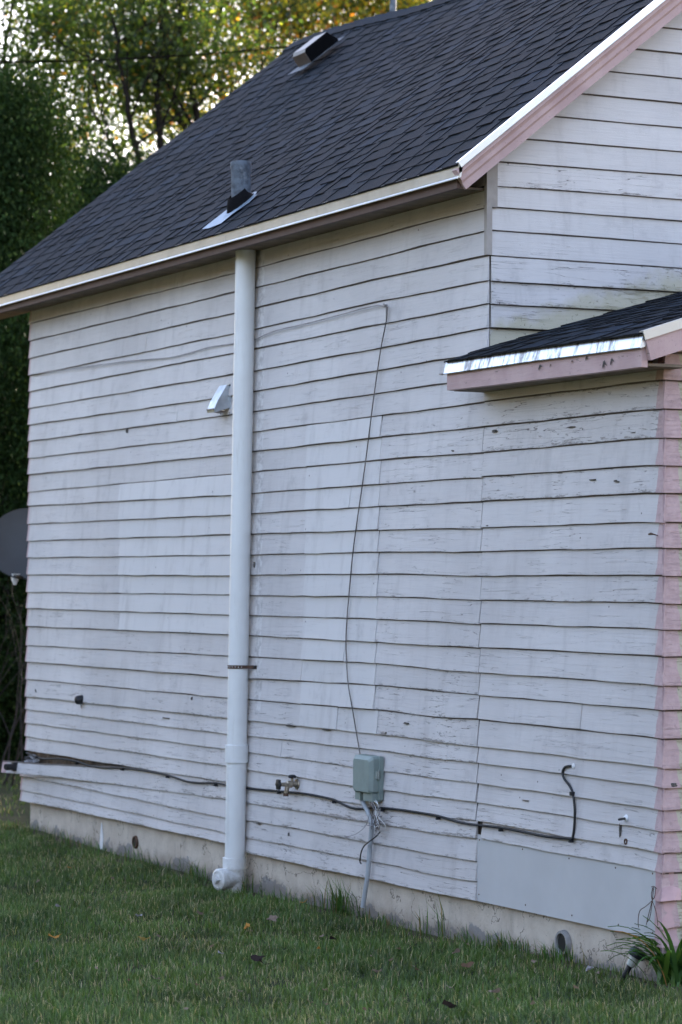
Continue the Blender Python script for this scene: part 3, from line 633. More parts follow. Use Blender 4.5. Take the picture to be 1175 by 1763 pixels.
# box vent near the ridge
def RP(u, v):   # point of the roof plane under a pixel
    k = ray(u, v); nn = np.array([0, -SL, 1.0]); c = np.array([0, -.255, 3.719]); t = (nn@(c-CAM))/(nn@k); return Vector(CAM+k*t)
vb = RP(551, 95); vent = thing("roof_vent", "brown metal box vent near the ridge of the dark roof", "roof vent", vb)
A_, B_ = Vector((1, 0, 0)), tdir
def rv(a, b, h): return (A_*a+B_*b+nrm*h)*.69
mb = MB(); prof = [(-.30, .03), (-.27, .115), (-.23, .135), (.14, .135), (.20, .08), (.20, .005)]
prof = [(-.20, .030), (-.195, .135), (-.165, .165), (.14, .165), (.20, .05)]
mb.loft([[rv(x, b, h) for b, h in prof] for x in (-.15, .0, .15)], closed=False, caps=False)
mb.build("hood", M_VENTTOP, vent, False)
mb = MB()
mb.loft([[rv(x, b*.995, h-.002) for b, h in prof+[(.20, .012), (-.20, .012)]] for x in (-.152, -.146)]); mb.build("end_panel", M_VENTTOP, vent); mb = MB(); mb.loft([[rv(x, b*.995, h-.002) for b, h in prof+[(.20, .012), (-.20, .012)]] for x in (.146, .152)])
for j in range(14):
    b = -.17+.024*j; mb.loft([[rv(x, b+q*.006, h) for q, h in ((0, .018), (1, .018), (1, .14), (0, .14))] for x in (.153, .159)])
mb.build("louvre", plain("flat_black_screen", (.006, .006, .007), .95, 0, .2, 30, .05), vent)
mb = MB(); mb.loft([[rv(x, b, h) for b, h in ((-.203, .008), (-.203, .140), (-.199, .140), (-.199, .008))] for x in (-.154, .154)]); mb.build("front_panel", M_BRONZE, vent)
mb = MB(); mb.loft([[rv(x, b, h) for b, h in ((-.33, .013), (.28, .013), (.28, .016), (-.33, .017))] for x in (-.21, .165)]); mb.build("flashing", M_GALVDARK, vent)

# white flue pipe poking over the ridge
q = WD(677, 14, 24.3); fl_ = thing("flue_pipe", "white pipe end poking up behind the roof ridge", "pipe", (q.x, q.y, q.z))
mb = MB(); mb.tube([(0, 0, -1.0), (0, 0, .45)], .028, 14); mb.build("pipe", M_GALVDARK, fl_, True)
mb = MB(); mb.lathe((0, 0, -.06), (0, 0, 1), [(0, .033), (.01, .032), (.02, .029)], 14); mb.build("collar", M_GALV, fl_, True)

# ------------------------------------------------------------------ dryer hood on the wall
hp = W(388, 688); hood = thing("dryer_vent_hood", "shiny metal vent hood on the siding just left of the white pipe", "vent hood", (hp.x, -.014, hp.z))
mb = MB(); mb.box((-.075, -.004, -.09), (.075, .004, .09)); mb.build("flange", M_GALV, hood)
mb = MB(); w2 = .055
mb.loft([[(x, y, z) for x in ()] or [(sx_*w2, 0-.004, .082), (sx_*w2, -.018, .084), (sx_*w2*1.0, -.075, -.01), (sx_*w2, -.098, -.062), (sx_*w2, -.094, -.080), (sx_*w2, -.004, -.052)] for sx_ in (-1, 1)])
mb.build("cowl", M_GALV, hood)
mb = MB(); mb.box((-.050, -.088, -.0835), (.050, -.012, -.076)); o = mb.build("damper", M_BRONZE, hood); o.rotation_euler = (R(-12), 0, 0)
mb = MB()
for a, b in ((-.065, .08), (.065, .08), (.065, -.08), (-.065, -.08)):
    mb = MB(); mb.lathe((a, -.004, b), (0, -1, 0), [(0, .006), (.003, .005)], 8); mb.build("screw", M_BLACK, hood)

# ------------------------------------------------------------------ grey-green utility box
BD = .085; bp = W(640, 1340, -BD); bL = W(607, 1335, -BD).x; bR = W(640, 1335, -BD).x; bw = bR-bL
zt_, zb_ = W(630, 1302, -BD).z, W(630, 1366, -BD).z
box = thing("utility_box", "grey-green plastic telephone box fixed to the white siding", "utility box", (bL, -.022, zb_)); H = zt_-zb_
mb = MB(); mb.box((-.012, -.022, -.030), (bw+.012, 0, H+.002)); mb.build("back_plate", M_BOXGREEN, box)
mb = MB(); D = BD-.022
def rr(x0, x1, y, z0, z1, c=.012):
    return [(x0+c, y, z0), (x1-c, y, z0), (x1, y, z0+c), (x1, y, z1-c), (x1-c, y, z1), (x0+c, y, z1), (x0, y, z1-c), (x0, y, z0+c)]
mb.loft([rr(0, bw, -.020, 0, H), rr(0, bw, -.052, 0, H), rr(.018, bw-.018, -D-.004, .006, H-.016), rr(.021, bw-.021, -D-.006, .009, H-.019)]); mb.build("cover", M_BOXGREEN, box)
mb = MB(); mb.box((.012, -.052, -.040), (.072, -.002, .001)); mb.box((.110, -.052, -.040), (bw-.008, -.002, .001)); mb.box((.072, -.020, -.040), (.110, -.002, .001)); mb.build("cable_skirt", M_BOXGREEN, box)
mb = MB(); mb.box((bw+.0005, -.040, H*.42), (bw+.012, -.018, H*.62)); mb.box((bw+.012, -.034, H*.46), (bw+.018, -.024, H*.50)); mb.box((bw+.012, -.034, H*.54), (bw+.018, -.024, H*.585)); mb.tube([(bw+.015, -.029, H*.40), (bw+.015, -.029, H*.66)], .004, 8)
mb.build("latch", plain("latch_plastic", (.33, .36, .33), .5), box)

def wire(name, label, cat, pts, r, mat, y=-.028, sub=3, n=7, group=None, parent=None):
    P3 = [(W(p[0], p[1], p[2] if len(p) > 2 else y)) for p in pts]; out = []
    for i in range(len(P3)-1):      # catmull-rom
        p0, p1, p2, p3 = P3[max(i-1, 0)], P3[i], P3[i+1], P3[min(i+2, len(P3)-1)]
        for k in range(sub):
            t = k/sub; out.append(.5*((2*p1)+(-p0+p2)*t+(2*p0-5*p1+4*p2-p3)*t*t+(-p0+3*p1-3*p2+p3)*t**3))
    out.append(P3[-1]); mb = MB(); mb.tube(out, r, n); o = mb.build(name, mat, parent, True)
    if parent is None: tag(o, label, cat, group)
    return o
cond = wire("conduit", "grey plastic conduit leaning from the utility box down into the grass", "conduit",
            [(622, 1374, -.05), (627, 1385, -.05), (634, 1398, -.045), (639, 1412, -.042), (640, 1428, -.042), (637, 1460, -.044), (634, 1500, -.048), (630, 1530, -.052), (625, 1562, -.058)], .0125, M_CONDUIT, n=14)
# long cable with clips
cb_pts = [(46, 1296, -.04), (70, 1306, -.05), (100, 1306, -.05), (133, 1311, -.035), (152, 1318), (180, 1322), (212, 1322), (250, 1327), (290, 1335), (320, 1345), (345, 1348), (372, 1348), (400, 1354), (432, 1358), (480, 1362), (520, 1366), (545, 1370), (575, 1377), (595, 1387), (612, 1392), (630, 1392), (650, 1391), (680, 1393), (715, 1398), (755, 1405), (785, 1414), (810, 1419), (863, 1425), (900, 1432), (940, 1440), (986, 1444)]
cable = thing("coaxial_cable", "long black cable clipped along the lower siding from corner to corner", "cable", (0, 0, 0))
wire("cable_run", None, None, cb_pts, .0062, M_CABLE, parent=cable)
mb = MB()
for (u, v) in ((133, 1313), (212, 1323), (290, 1336), (373, 1350), (482, 1363), (577, 1379), (660, 1393), (756, 1407), (864, 1427), (985, 1446)):
    q = W(u, v, -.026); mb = MB(); mb.box((q.x-.006, -.040, q.z-.012), (q.x+.006, -.020, q.z+.002)); mb.lathe((q.x, -.040, q.z-.008), (0, -1, 0), [(0, .004), (.004, .003)], 8); mb.build("cable_clip", M_BLACK, cable)
stub = thing("cable_hook", "black cable tail curling up the siding to a hook-shaped end", "cable", (0, 0, 0))
wire("cable_tail", None, None, [(986, 1444, -.03), (989, 1425, -.026), (990, 1395, -.026), (987, 1367, -.026), (981, 1353, -.028), (972, 1341, -.03), (969, 1330, -.03), (973, 1321, -.028), (981, 1319, -.026), (988, 1320, -.01)], .0058, M_BLACK, parent=stub)
q = W(987, 1366, -.026); mb = MB(); mb.box((q.x-.009, -.040, q.z-.010), (q.x+.009, -.020, q.z+.008)); mb.build("cable_clip", M_BLACK, stub)
mb = MB(); q = W(988, 1319, -.02); mb.lathe(q, (0, -1, 0), [(0, .014), (.004, .011), (.006, .004)], 10); mb.build("caulk_plug", M_WHITE, stub)
# thin wire painted over, running from the box up and along the wall
wire("painted_wire", "thin painted wire running left from the nail and behind the white pipe", "wire",
     [(664, 528), (650, 526), (630, 530), (600, 538), (560, 549), (520, 559), (480, 568), (455, 577), (438, 585), (400, 592, -.024), (360, 598), (330, 607), (290, 616), (250, 619), (210, 623), (160, 630), (100, 638), (52, 645)], .0032, M_PAINTWIRE)
wire("drop_wire", "slack thin wire hanging from a nail on the siding down to the utility box", "wire",
     [(667, 528), (666, 548), (662, 570), (657, 595), (650, 640), (643, 690), (636, 745), (629, 800), (622, 850), (614, 905), (607, 960), (602, 1015), (598, 1060), (596, 1100), (597, 1140), (600, 1180), (607, 1220), (614, 1262), (621, 1302, -.04)], .0034, plain("half_painted_wire", (.20, .18, .17), .6, 0, .7, 3, dirt=(.03, .03, .03, .8)), y=-.034)
q = W(667, 526, -.024); mb = MB(); mb.lathe(q, (0, -1, 0), [(0, .006), (.016, .006), (.018, .012), (.021, .010)], 10); mb.tube([q+Vector((.004, -.006, 0)), q+Vector((.006, -.008, -.03)), q+Vector((.003, -.006, -.085))], .0035, 6)
tag(mb.build("wire_nail", M_PAINTWIRE, smooth=True), "painted nail holding the top of the slack wire", "nail")
# tangle under the box
tg = thing("wire_tangle", "tangle of frayed thin wires hanging beneath the grey-green box", "wires", (0, 0, 0))
for k in range(11):
    u0 = random.uniform(632, 646); pts = [(u0, 1376, -.05)]
    for j in range(4): pts.append((u0+4+random.uniform(-6, 8)+j*2.2, 1388+j*11+random.uniform(-4, 4), -.04-random.uniform(0, .05)))
    pts.append((pts[-1][0]+random.uniform(-8, 6), pts[-1][1]+random.uniform(-6, 10), -.06)); wire("strand", None, None, pts, .0017, random.choice([M_BLACK, M_CLOTH, M_WHITE, M_RUST]), parent=tg, n=5)
wire("strand", None, None, [(636, 1402, -.07), (632, 1418, -.08), (622, 1430, -.08), (608, 1438, -.06), (592, 1441, -.04)], .0017, M_CLOTH, parent=tg, n=5)
mb = MB(); q = W(649, 1418, -.05)
for k in range(26):
    a = Vector((random.gauss(0, .018), random.gauss(0, .012)-.01, random.gauss(0, .024))); b = a+Vector((random.gauss(0, .02), random.gauss(0, .01), random.gauss(0, .02))); mb.tube([q+a, q+(a+b)/2+Vector((0, -.005, .004)), q+b], .0022, 5)
mb.build("frayed_ends", M_CLOTH, tg)
wire("cable_end", "short black cable with split ends hanging in front of the conduit", "cable", [(655, 1432, -.05), (648, 1440, -.065), (636, 1449, -.08), (627, 1457, -.07), (622, 1468, -.06), (620, 1482, -.05), (622, 1487, -.05)], .0038, M_BLACK)

# spigot
sp0 = W(512, 1350); sg_ = thing("garden_tap", "outdoor brass tap with black knobs on the lower siding", "tap", (sp0.x, -.02, sp0.z))
mb = MB(); mb.lathe((0, 0, 0), (0, -1, 0), [(0, .030), (.006, .028), (.008, .016), (.03, .014), (.035, .020), (.06, .020), (.065, .012), (.10, .010)], 16)
mb.tube([(0, -.045, 0), (0, -.06, -.02), (0, -.066, -.048)], [.014, .013, .012], 12); mb.tube([(0, -.03, 0), (0, -.03, .035)], .008, 8); mb.build("valve_body", M_BRASS, sg_, True)
mb = MB(); r = []
for h, s in ((.0, .010), (.006, .028), (.018, .028), (.022, .012)): r.append([(math.cos(a)*s*(1+.12*math.cos(a*6)), -.100-h, math.sin(a)*s*(1+.12*math.cos(a*6))) for a in [2*math.pi*j/36 for j in range(36)]])
mb.loft(r); mb.build("hand_wheel", M_BLACK, sg_, True)
mb = MB(); mb.lathe((0, -.03, .034), (0, 0, 1), [(0, .020), (.012, .022), (.018, .014)], 14); mb.build("vacuum_breaker", M_BLACK, sg_, True)
mb = MB(); mb.lathe((0, -.067, -.048), (0, 0, -1), [(0, .015), (.016, .015)], 14); mb.build("hose_thread", M_RUST, sg_, True)

# black round cap on the siding
q = W(142, 1204); mb = MB(); mb.lathe((q.x, -.018, q.z), (0, -1, -.15), [(0, .030), (.03, .030), (.045, .026), (.052, .015), (.054, .002)], 18); mb.tube([(q.x, -.03, q.z-.028), (q.x, -.024, q.z-.06)], .003, 6)
tag(mb.build("wall_plug", M_BLACK, smooth=True), "round black plug on the siding near the far corner", "plug")
q = W(1078, 1409); mb = MB(); mb.lathe((q.x, -.018, q.z), (0, -1, 0), [(0, .018), (.004, .014), (.010, .010), (.012, .003)], 12); tg1 = thing("peg", "short black peg in a white caulk blob near the pink corner", "peg", (0, 0, 0))
mb.build("caulk", M_WHITE, tg1, True); mb = MB(); mb.tube([W(1078, 1409, -.02), W(1066, 1411, -.075)], .0055, 8); mb.build("rod", M_BLACK, tg1, True)
q = W(1079, 1449); mb = MB(); mb.lathe((q.x, -.018, q.z), (0, -1, 0), [(0, .014), (.008, .014), (.009, .008), (.004, .007)], 10); tag(mb.build("pipe_end", M_RUST, smooth=True), "tiny dark pipe end below the white caulk blob near the pink corner", "pipe end")
# hook near pink corner, and at the tip of the small roof
mb = MB(); mb.tube([W(1133, 922, -.02), W(1126, 920, -.04), W(1121, 919, -.05), W(1117, 920, -.055)], [.002, .003, .006, .004], 8); tag(mb.build("rusty_nail", M_RUST, smooth=True), "bent rusty nail head sticking out of the pink corner paint", "nail")
mb = MB(); mb.tube([W(776, 638, LY+.05), W(768, 641, LY+.03), W(762, 644, LY+.02), W(757, 644, LY+.02)], [.0015, .002, .006, .004], 7); tag(mb.build("twist_of_wire", M_PAINTWIRE, smooth=True), "twist of wire sticking out at the left tip of the small roof", "wire")
# wire plant-hanger prongs
hk = thing("wire_prongs", "bent rusty wire prongs hanging at the foot of the pink corner", "wire prongs", (0, 0, 0))
for pts in ([(1129, 1527), (1127, 1545), (1113, 1560), (1102, 1568), (1099, 1585), (1100, 1597)], [(1126, 1527), (1123, 1550), (1117, 1575), (1113, 1592)], [(1125, 1530), (1123, 1555), (1119, 1580), (1114, 1588)], [(1124, 1528), (1122, 1545), (1130, 1570), (1133, 1594)], [(1131, 1530), (1126, 1526), (1122, 1527)]):
    wire("prong", None, None, pts, .0018, M_RUST, y=-.05, parent=hk, n=5)

# foundation details
def disc(mb, c, rx, rz, y0, y1, n=18, jit=.1):
    ring = lambda y, k: [(c.x+math.cos(a)*rx*k*(1+random.uniform(-jit, jit)), y, c.z+math.sin(a)*rz*k*(1+random.uniform(-jit, jit))) for a in [2*math.pi*j/n for j in range(n)]]
    mb.loft([ring(y0, 1.0), ring(y1, .85)])
q = W(963, 1624); d1 = thing("foundation_pipe", "round hole with a stub of pipe low in the foundation at the right", "pipe", (0, 0, 0))
mb = MB(); mb.lathe((q.x, .01, q.z), (0, -1, 0), [(0, .060), (.022, .056), (.022, .045), (.0, .043)], 20, caps=False); mb.build("pipe_rim", M_CONCRETE, d1, True)
mb = MB(); disc(mb, q, .045, .045, .008, -.004); mb.build("pipe_mouth", M_BLACK, d1)
q = W(227, 1450); d2 = thing("weep_hole", "small dark hole with a rusty rim low in the foundation at the left", "hole", (0, 0, 0))
mb = MB(); mb.lathe((q.x, .01, q.z), (0, -1, 0), [(0, .042), (.014, .038), (.014, .030), (.0, .028)], 16, caps=False); mb.build("rim", M_RUST, d2, True)
mb = MB(); disc(mb, q, .030, .030, .008, .0005); mb.build("mouth", M_BLACK, d2)
mb = MB(); q = W(168, 1438); mb.loft([[(q.x+a*s, y, q.z+b*s) for a, b in ((-.035, -.09), (.02, -.10), (.03, -.02), (.012, .06), (-.006, .085), (-.02, .03), (-.03, -.04))] for y, s in ((.010, 1), (.0075, .93))])
tag(mb.build("paint_splash", M_WHITE, house), "white splash of paint on the foundation")

# ------------------------------------------------------------------ satellite dish behind the far corner
dc = WX(47, 940, XL-.42); dish = thing("satellite_dish", "dark grey satellite dish seen past the far corner of the house", "satellite dish", dc)
mb = MB(); ax = Vector((.80, -.35, .35)).normalized(); prof = [(.05*(r/.27)**2, r) for r in (.001, .06, .12, .18, .23, .262, .270)]; prof += [(.050+.004, .272), (.046, .276), (.030, .262), (.0, .18), (-.008, .002)]
mb.lathe((0, 0, 0), ax, prof, 40); mb.build("reflector", plain("dark_dish_paint", (.05, .058, .066), .55, .1, .12, 6), dish, True)
mb = MB(); mb.tube([(0, 0, 0), (-.05, .03, -.03), (.05, .10, -.12)], .02, 10); mb.tube([Vector((0, 0, -.24))+ax*.03, Vector((.06, -.09, -.30))+ax*.22], .012, 8); mb.build("arm", M_BLACK, dish, True)
mb = MB(); q = WX(26, 995, XL-.35)-dc; mb.box(tuple(q-Vector((.02, .02, .02))), tuple(q+Vector((.02, .02, .03)))); mb.loft([[q+Vector((-.03, -.03, .03)), q+Vector((.03, -.03, .03)), q+Vector((.03, .03, .03)), q+Vector((-.03, .03, .03))], [q+Vector((-.008, -.008, -.05)), q+Vector((.008, -.008, -.05)), q+Vector((.008, .008, -.05)), q+Vector((-.008, .008, -.05))]])
mb.build("feed_horn", M_WHITE, dish)

# ------------------------------------------------------------------ overhead line
P0, P1 = WD(-260, 106, 21), WD(640, 62, 31); pts = []
for i in range(25):
    t = i/24; p = P0.lerp(P1, t); p.z -= .22*4*t*(1-t)*.45; pts.append(p)
M_LINE = plain('matt_black_line', (.004, .004, .004), 1.0, 0, .3, 10, 0.0)
ln = thing("power_line", "overhead black power line crossing in front of the trees", "cable", (0, 0, 0))
mb = MB(); mb.tube(pts, .0065, 7); mb.build("main_line", M_LINE, ln, True)
mb = MB(); mb.tube([p+Vector((.007*math.sin(i*1.1), 0, .009*math.cos(i*1.1)+.006)) for i, p in enumerate(pts)], .003, 6); mb.build("twisted_line", M_LINE, ln, True)

# ------------------------------------------------------------------ solar path light, tilted in the grass
s0 = WG(1068, 1692, .02); s1 = WD(1101, 1636, (s0-Vector(CAM)).dot(Vector(fw))-.02); axl = (s1-s0).normalized(); Ls = (s1-s0).length
sl = thing("path_light", "small black path light with a frosted lens leaning in the grass by the leafy plant", "path light", s0)
mb = MB(); mb.lathe(-axl*.06, axl, [(0, .004), (.05, .011), (.06+Ls*.50, .013), (.06+Ls*.52, .017)], 14); mb.build("stake", M_BLACK, sl, True)
mb = MB(); mb.lathe(axl*Ls*.53, axl, [(0, .019), (Ls*.28, .024)], 18); mb.build("lens", plain("frosted_lens", (.50, .53, .50), .25, 0, .15, 30), sl, True)
mb = MB(); mb.lathe(axl*Ls*.81, axl, [(0, .038), (.012, .039), (.03, .034), (Ls*.20, .030), (Ls*.22, .012)], 18); mb.build("light_cap", plain("navy_black_plastic", (.018, .022, .034), .4), sl, True)

# ------------------------------------------------------------------ vegetation helpers
def blades(base, yaw, h, wd, bend, col, tipc=1.25):
    """curved grass blades as triangles; base (n,3)"""
    n = len(base); dx = np.stack([np.cos(yaw), np.sin(yaw), np.zeros(n)], 1); sx = np.stack([-np.sin(yaw), np.cos(yaw), np.zeros(n)], 1)
    w2 = (wd*.5)[:, None]; hh = h[:, None]; b = bend[:, None]; upz = np.array([[0, 0, 1.0]])
    m = base+dx*b*.28*hh+upz*hh*.55; t = base+dx*b*hh+upz*hh*np.sqrt(np.maximum(.05, 1-b*b*.8))
    V = np.stack([base-sx*w2, base+sx*w2, m+sx*w2*.85, m-sx*w2*.85, t], 1).reshape(-1, 3)
    i = np.arange(n)[:, None]*5; T = np.concatenate([i+np.array([[0, 1, 2]]), i+np.array([[0, 2, 3]]), i+np.array([[3, 2, 4]])], 0)
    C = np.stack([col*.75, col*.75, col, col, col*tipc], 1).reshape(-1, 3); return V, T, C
def merge(parts):
    V, T, C, o = [], [], [], 0
    for v, t, c in parts: V.append(v); T.append(t+o); C.append(c); o += len(v)
    return np.concatenate(V), np.concatenate(T), np.concatenate(C)
def vnoise(x, y, s, seed):
    r = np.random.default_rng(seed); out = 0
    for k in range(5):
        a = r.uniform(0, 6.28); f = s*(1.5**k); out = out+np.sin((x*math.cos(a)+y*math.sin(a))*f+r.uniform(0, 6))*np.cos((x*math.sin(a)-y*math.cos(a))*f*1.1+r.uniform(0, 6))*(.8**k)
    return out/2.2
# lawn blades
def lawn(n, x0, x1, y0, y1, hs=1.0, ws=1.0):
    x = RNG.uniform(x0, x1, n); y = RNG.uniform(y0, y1, n)
    d = vnoise(x, y, 2.2, 3); dens = vnoise(x, y, 7, 5); keep = RNG.uniform(0, 1, n) < np.clip(.75+.45*dens, .12, 1)*np.where(y > -.13+.07*vnoise(x, y, 5, 77), .30, 1)
    inside = (y > .0) & (x > XL) & (x < XE); keep &= ~inside
    x, y, d = x[keep], y[keep], d[keep]; n = len(x)
    cl = vnoise(x, y, 11, 9)
    h = RNG.uniform(.018, .056, n)*(1+.30*d+.32*cl)*hs; edge = np.exp(-np.maximum(0, -y-.03)/.10)*(x > XL-.2)*(RNG.uniform(0, 1, n) < .45); h *= 1+1.3*edge*np.clip(.6+vnoise(x, y, 6, 21), 0, 1.6)
    base = np.stack([x, y, gh(x, y)-.004], 1)
    g = np.array([.085, .135, .028]); dry = np.array([.45, .38, .23]); blu = np.array([.048, .098, .024]); lit = np.array([.20, .27, .10])
    k = RNG.uniform(0, 1, (n, 1)); mixd = np.clip(.5+.5*d, 0, 1)[:, None]; c = (g*(1-mixd)+blu*mixd)*.92*(1+.45*vnoise(x, y, 3.4, 41))[:, None]; c = np.where(k < .30, lit*(.5+.6*k)*(1+.3*vnoise(x, y, 3.4, 41))[:, None], c*(.45+.8*k))
    c = np.where(RNG.uniform(0, 1, (n, 1)) < .08+.16*np.clip(-d, 0, 1)[:, None], dry*RNG.uniform(.4, 1.0, (n, 1)), c)
    return blades(base, RNG.uniform(0, 6.283, n), h, RNG.uniform(.0020, .0046, n)*ws, RNG.uniform(.1, .95, n), c, 1.3)
parts = [lawn(330000, -7.6, 3.2, -3.6, 0.0), lawn(60000, -16, -7.6, -4, 5, 1.2, 2.4), lawn(30000, -7.6, 5, -6.5, -3.6, 1, 2)]
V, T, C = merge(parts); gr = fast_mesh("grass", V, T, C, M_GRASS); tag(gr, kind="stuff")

def tuft(name, label, cat, u, v, n, h, spread, wd=.006, group=None, c=(.055, .115, .03), y=None, bend=(.1, .7), lean=None):
    q = WG(u, v, 0.0); x0, y0 = q.x, min(q.y, -.03)
    if y is not None: k = W(u, v, y); x0, y0 = k.x, y
    z0 = float(gh(x0, y0)); r = np.random.default_rng(int(u*7+v))
    b = np.stack([r.normal(0, spread, n), r.normal(0, spread*.6, n)-spread*.3, np.full(n, -.01)], 1); yw = r.uniform(0, 6.28, n)
    if y0 > -.15: yw = np.where(np.sin(yw) > .3, -yw, yw)
    col = np.array(c)*r.uniform(.6, 1.5, (n, 1)); col = np.where(r.uniform(0, 1, (n, 1)) < .18, np.array([.26, .20, .10])*r.uniform(.5, 1, (n, 1)), col)
    V, T, C = blades(b, yw, r.uniform(.45, 1, n)*h, np.full(n, wd)*r.uniform(.6, 1.2, n), r.uniform(bend[0], bend[1], n), col)
    o = fast_mesh(name, V, T, C, M_GRASS); o.location = (x0, y0, z0); return tag(o, label, cat, group)
grp = "weeds growing against the foundation"
for (u, v, n, h, s, lab) in ((128, 1466, 12, .16, .05, "thin grass tuft by the foundation below the loose clapboard"), (175, 1478, 9, .15, .04, "few tall blades growing just right of the white paint splash"), (240, 1490, 16, .17, .05, "thin tuft beside the small hole in the foundation"),
                           (262, 1496, 14, .14, .05, "spiky tuft right of the small foundation hole"), (345, 1514, 40, .15, .06, "browning weeds on the lawn just left of the white pipe"), (438, 1530, 16, .30, .02, "tall stemmy weed growing right behind the white pipe"),
                           (462, 1533, 18, .16, .05, "low weeds right of the white pipe"), (530, 1550, 16, .12, .05, "low tuft under the grey patch of foundation"), (606, 1562, 14, .20, .02, "upright tuft just left of the grey conduit"),
                           (658, 1572, 70, .24, .05, "bushy weed clump just right of the grey conduit"), (700, 1590, 40, .10, .08, "short ragged weeds right of the bushy clump"), (792, 1608, 7, .20, .02, "few tall blades left of the edge of the flat patch sheet"),
                           (826, 1614, 8, .30, .015, "tallest blades, reaching the corner of the flat patch sheet"), (880, 1630, 40, .12, .08, "low dense weeds under the flat patch sheet"), (918, 1640, 26, .14, .03, "leafy tuft left of the round foundation hole"),
                           (945, 1648, 40, .13, .04, "dry matted weeds at the round foundation hole"), (1000, 1660, 30, .12, .05, "low weeds right of the round foundation hole"), (1040, 1668, 40, .12, .06, "matted weeds left of the leaning path light"), (30, 1440, 20, .10, .08, "weeds at the far corner of the house")):
    tuft("weed_tuft", lab, "weeds", u, v, n, h, s, group=grp)

# strap-leaved lily clump
def lily(name, label, u, v, n, L):
    q = WG(u, v, .03); o_ = thing(name, label, "plant", q); mb = MB(); r = random.Random(4)
    for k in range(n):
        a = r.uniform(0, 6.283); ln_ = L*r.uniform(.55, 1.0); el = r.uniform(.9, 1.45); curl = r.uniform(.9, 2.3); d = Vector((math.cos(a), math.sin(a), 0)); s = Vector((-math.sin(a), math.cos(a), 0))
        p = Vector((r.gauss(0, .035), r.gauss(0, .035), 0)); e = el; wd = r.uniform(.017, .027); vs = []; m = 9
        cc = r.choice([(.045, .105, .028), (.06, .14, .03), (.035, .085, .025), (.09, .17, .035)]); cc = (.36, .17, .07) if r.random() < .05 else cc
        for j in range(m+1):
            t = j/m; wj = wd*(.6+.8*t if t < .35 else .88*(1-(t-.35)/.65)**.6+.02)*.5; vs += [p-s*wj+Vector((0, 0, .003)), p, p+s*wj+Vector((0, 0, .003))]
            p = p+(d*math.cos(e)+Vector((0, 0, 1))*math.sin(e))*ln_/m; e -= curl/m*(.5+t)
        mb.add(vs, [(j*3+i, j*3+i+1, (j+1)*3+i+1, (j+1)*3+i) for j in range(m) for i in range(2)], cc)
    mb.build("leaves", M_GRASS, o_, True); return o_
lily("lily_clump", "clump of long arching green leaves at the pink corner, right of the path light", 1166, 1696, 110, .40)

# fallen leaves
def dead_leaf(u, v, size, col, lab, seed):
    q = WG(u, v, .045); r = random.Random(seed); mb = MB(); n = 13; vs = [(0, 0, 0)]
    for j in range(n):
        a = 2*math.pi*j/n; rad = size*(.65+.35*abs(math.cos(a*2.5))+r.uniform(-.1, .1)); vs.append((math.cos(a)*rad, math.sin(a)*rad*.62, size*(.35*math.cos(a)**2+r.uniform(-.1, .18))))
    mb.add(vs, [(0, j+1, (j+1) % n+1) for j in range(n)], col); o = mb.build("fallen_leaf", M_DEAD, None, True)
    o.location = (q.x, q.y, float(gh(q.x, q.y))+.040); o.rotation_euler = (r.uniform(-.6, .6), r.uniform(-.5, .5), r.uniform(0, 6)); return tag(o, lab, "leaf", "fallen leaves on the lawn")
M_DEAD = leafy("dead_leaf", .15, .5, (1, 1, 1))
tan, org, drk, gry = (.24, .18, .14), (.42, .20, .05), (.035, .025, .022), (.30, .28, .28)
for k, (u, v, s, c, lab) in enumerate([(468, 1584, .048, tan, "large tan curled leaf lying below the wall between pipe and conduit"), (426, 1596, .032, org, "orange leaf on the lawn below the white pipe"), (94, 1610, .036, org, "orange-brown leaf on the lawn at the left edge"),
                                       (249, 1617, .034, (.40, .27, .08), "yellowish leaf on the lawn left of the middle"), (850, 1720, .042, tan, "tan upright leaf near the bottom of the lawn"), (776, 1745, .040, drk, "dark leaf near the bottom edge of the lawn"),
                                       (447, 1660, .046, drk, "largest dark crumpled leaf on the middle of the lawn"), (455, 1668, .034, drk, "dark leaf touching the largest dark crumpled leaf"), (240, 1577, .026, gry, "grey leaf lying on the lawn left of the pipe"),
                                       (573, 1616, .034, drk, "dark leaf on the lawn below the grey conduit"), (786, 1647, .030, tan, "pinkish tan leaf on the lawn under the patch sheet"), (1016, 1682, .036, gry, "pale leaf on the lawn left of the path light"),
                                       (549, 1637, .018, org, "small bright orange leaf below the conduit"), (66, 1512, .024, tan, "tan leaf far back on the left of the lawn"), (194, 1508, .024, tan, "tan leaf below the small foundation hole"), (120, 1493, .018, org, "small orange leaf far back on the lawn"),
                                       (101, 1558, .024, gry, "pale leaf above the orange-brown one at left"), (524, 1553, .026, org, "orange leaf at the foot of the foundation"), (345, 1574, .022, tan, "small tan leaf left of the large tan curled leaf"), (268, 1695, .022, tan, "small tan leaf low on the left half of the lawn"),
                                       (705, 1560, .022, tan, "tan leaf at the foot of the ragged weeds"), (806, 1671, .034, (.13, .08, .05), "brown leaf beneath the pinkish tan one"), (650, 1680, .022, tan, "small tan leaf low in the centre of the lawn"), (380, 1648, .020, gry, "small pale leaf left of the dark crumpled leaves")]):
    dead_leaf(u, v, s, c, lab, k)
rl = random.Random(99)
for k in range(34):
    u = rl.uniform(20, 1040); v = rl.uniform(1530+.08*u, 1755) if u > 60 else rl.uniform(1470, 1755)
    v = max(v, 1500+.145*u); dead_leaf(u, v, rl.uniform(.010, .018), rl.choice([tan, (.16, .11, .07), (.22, .15, .10)]), "tiny curled brown leaf fragment down among the lawn blades", 200+k)

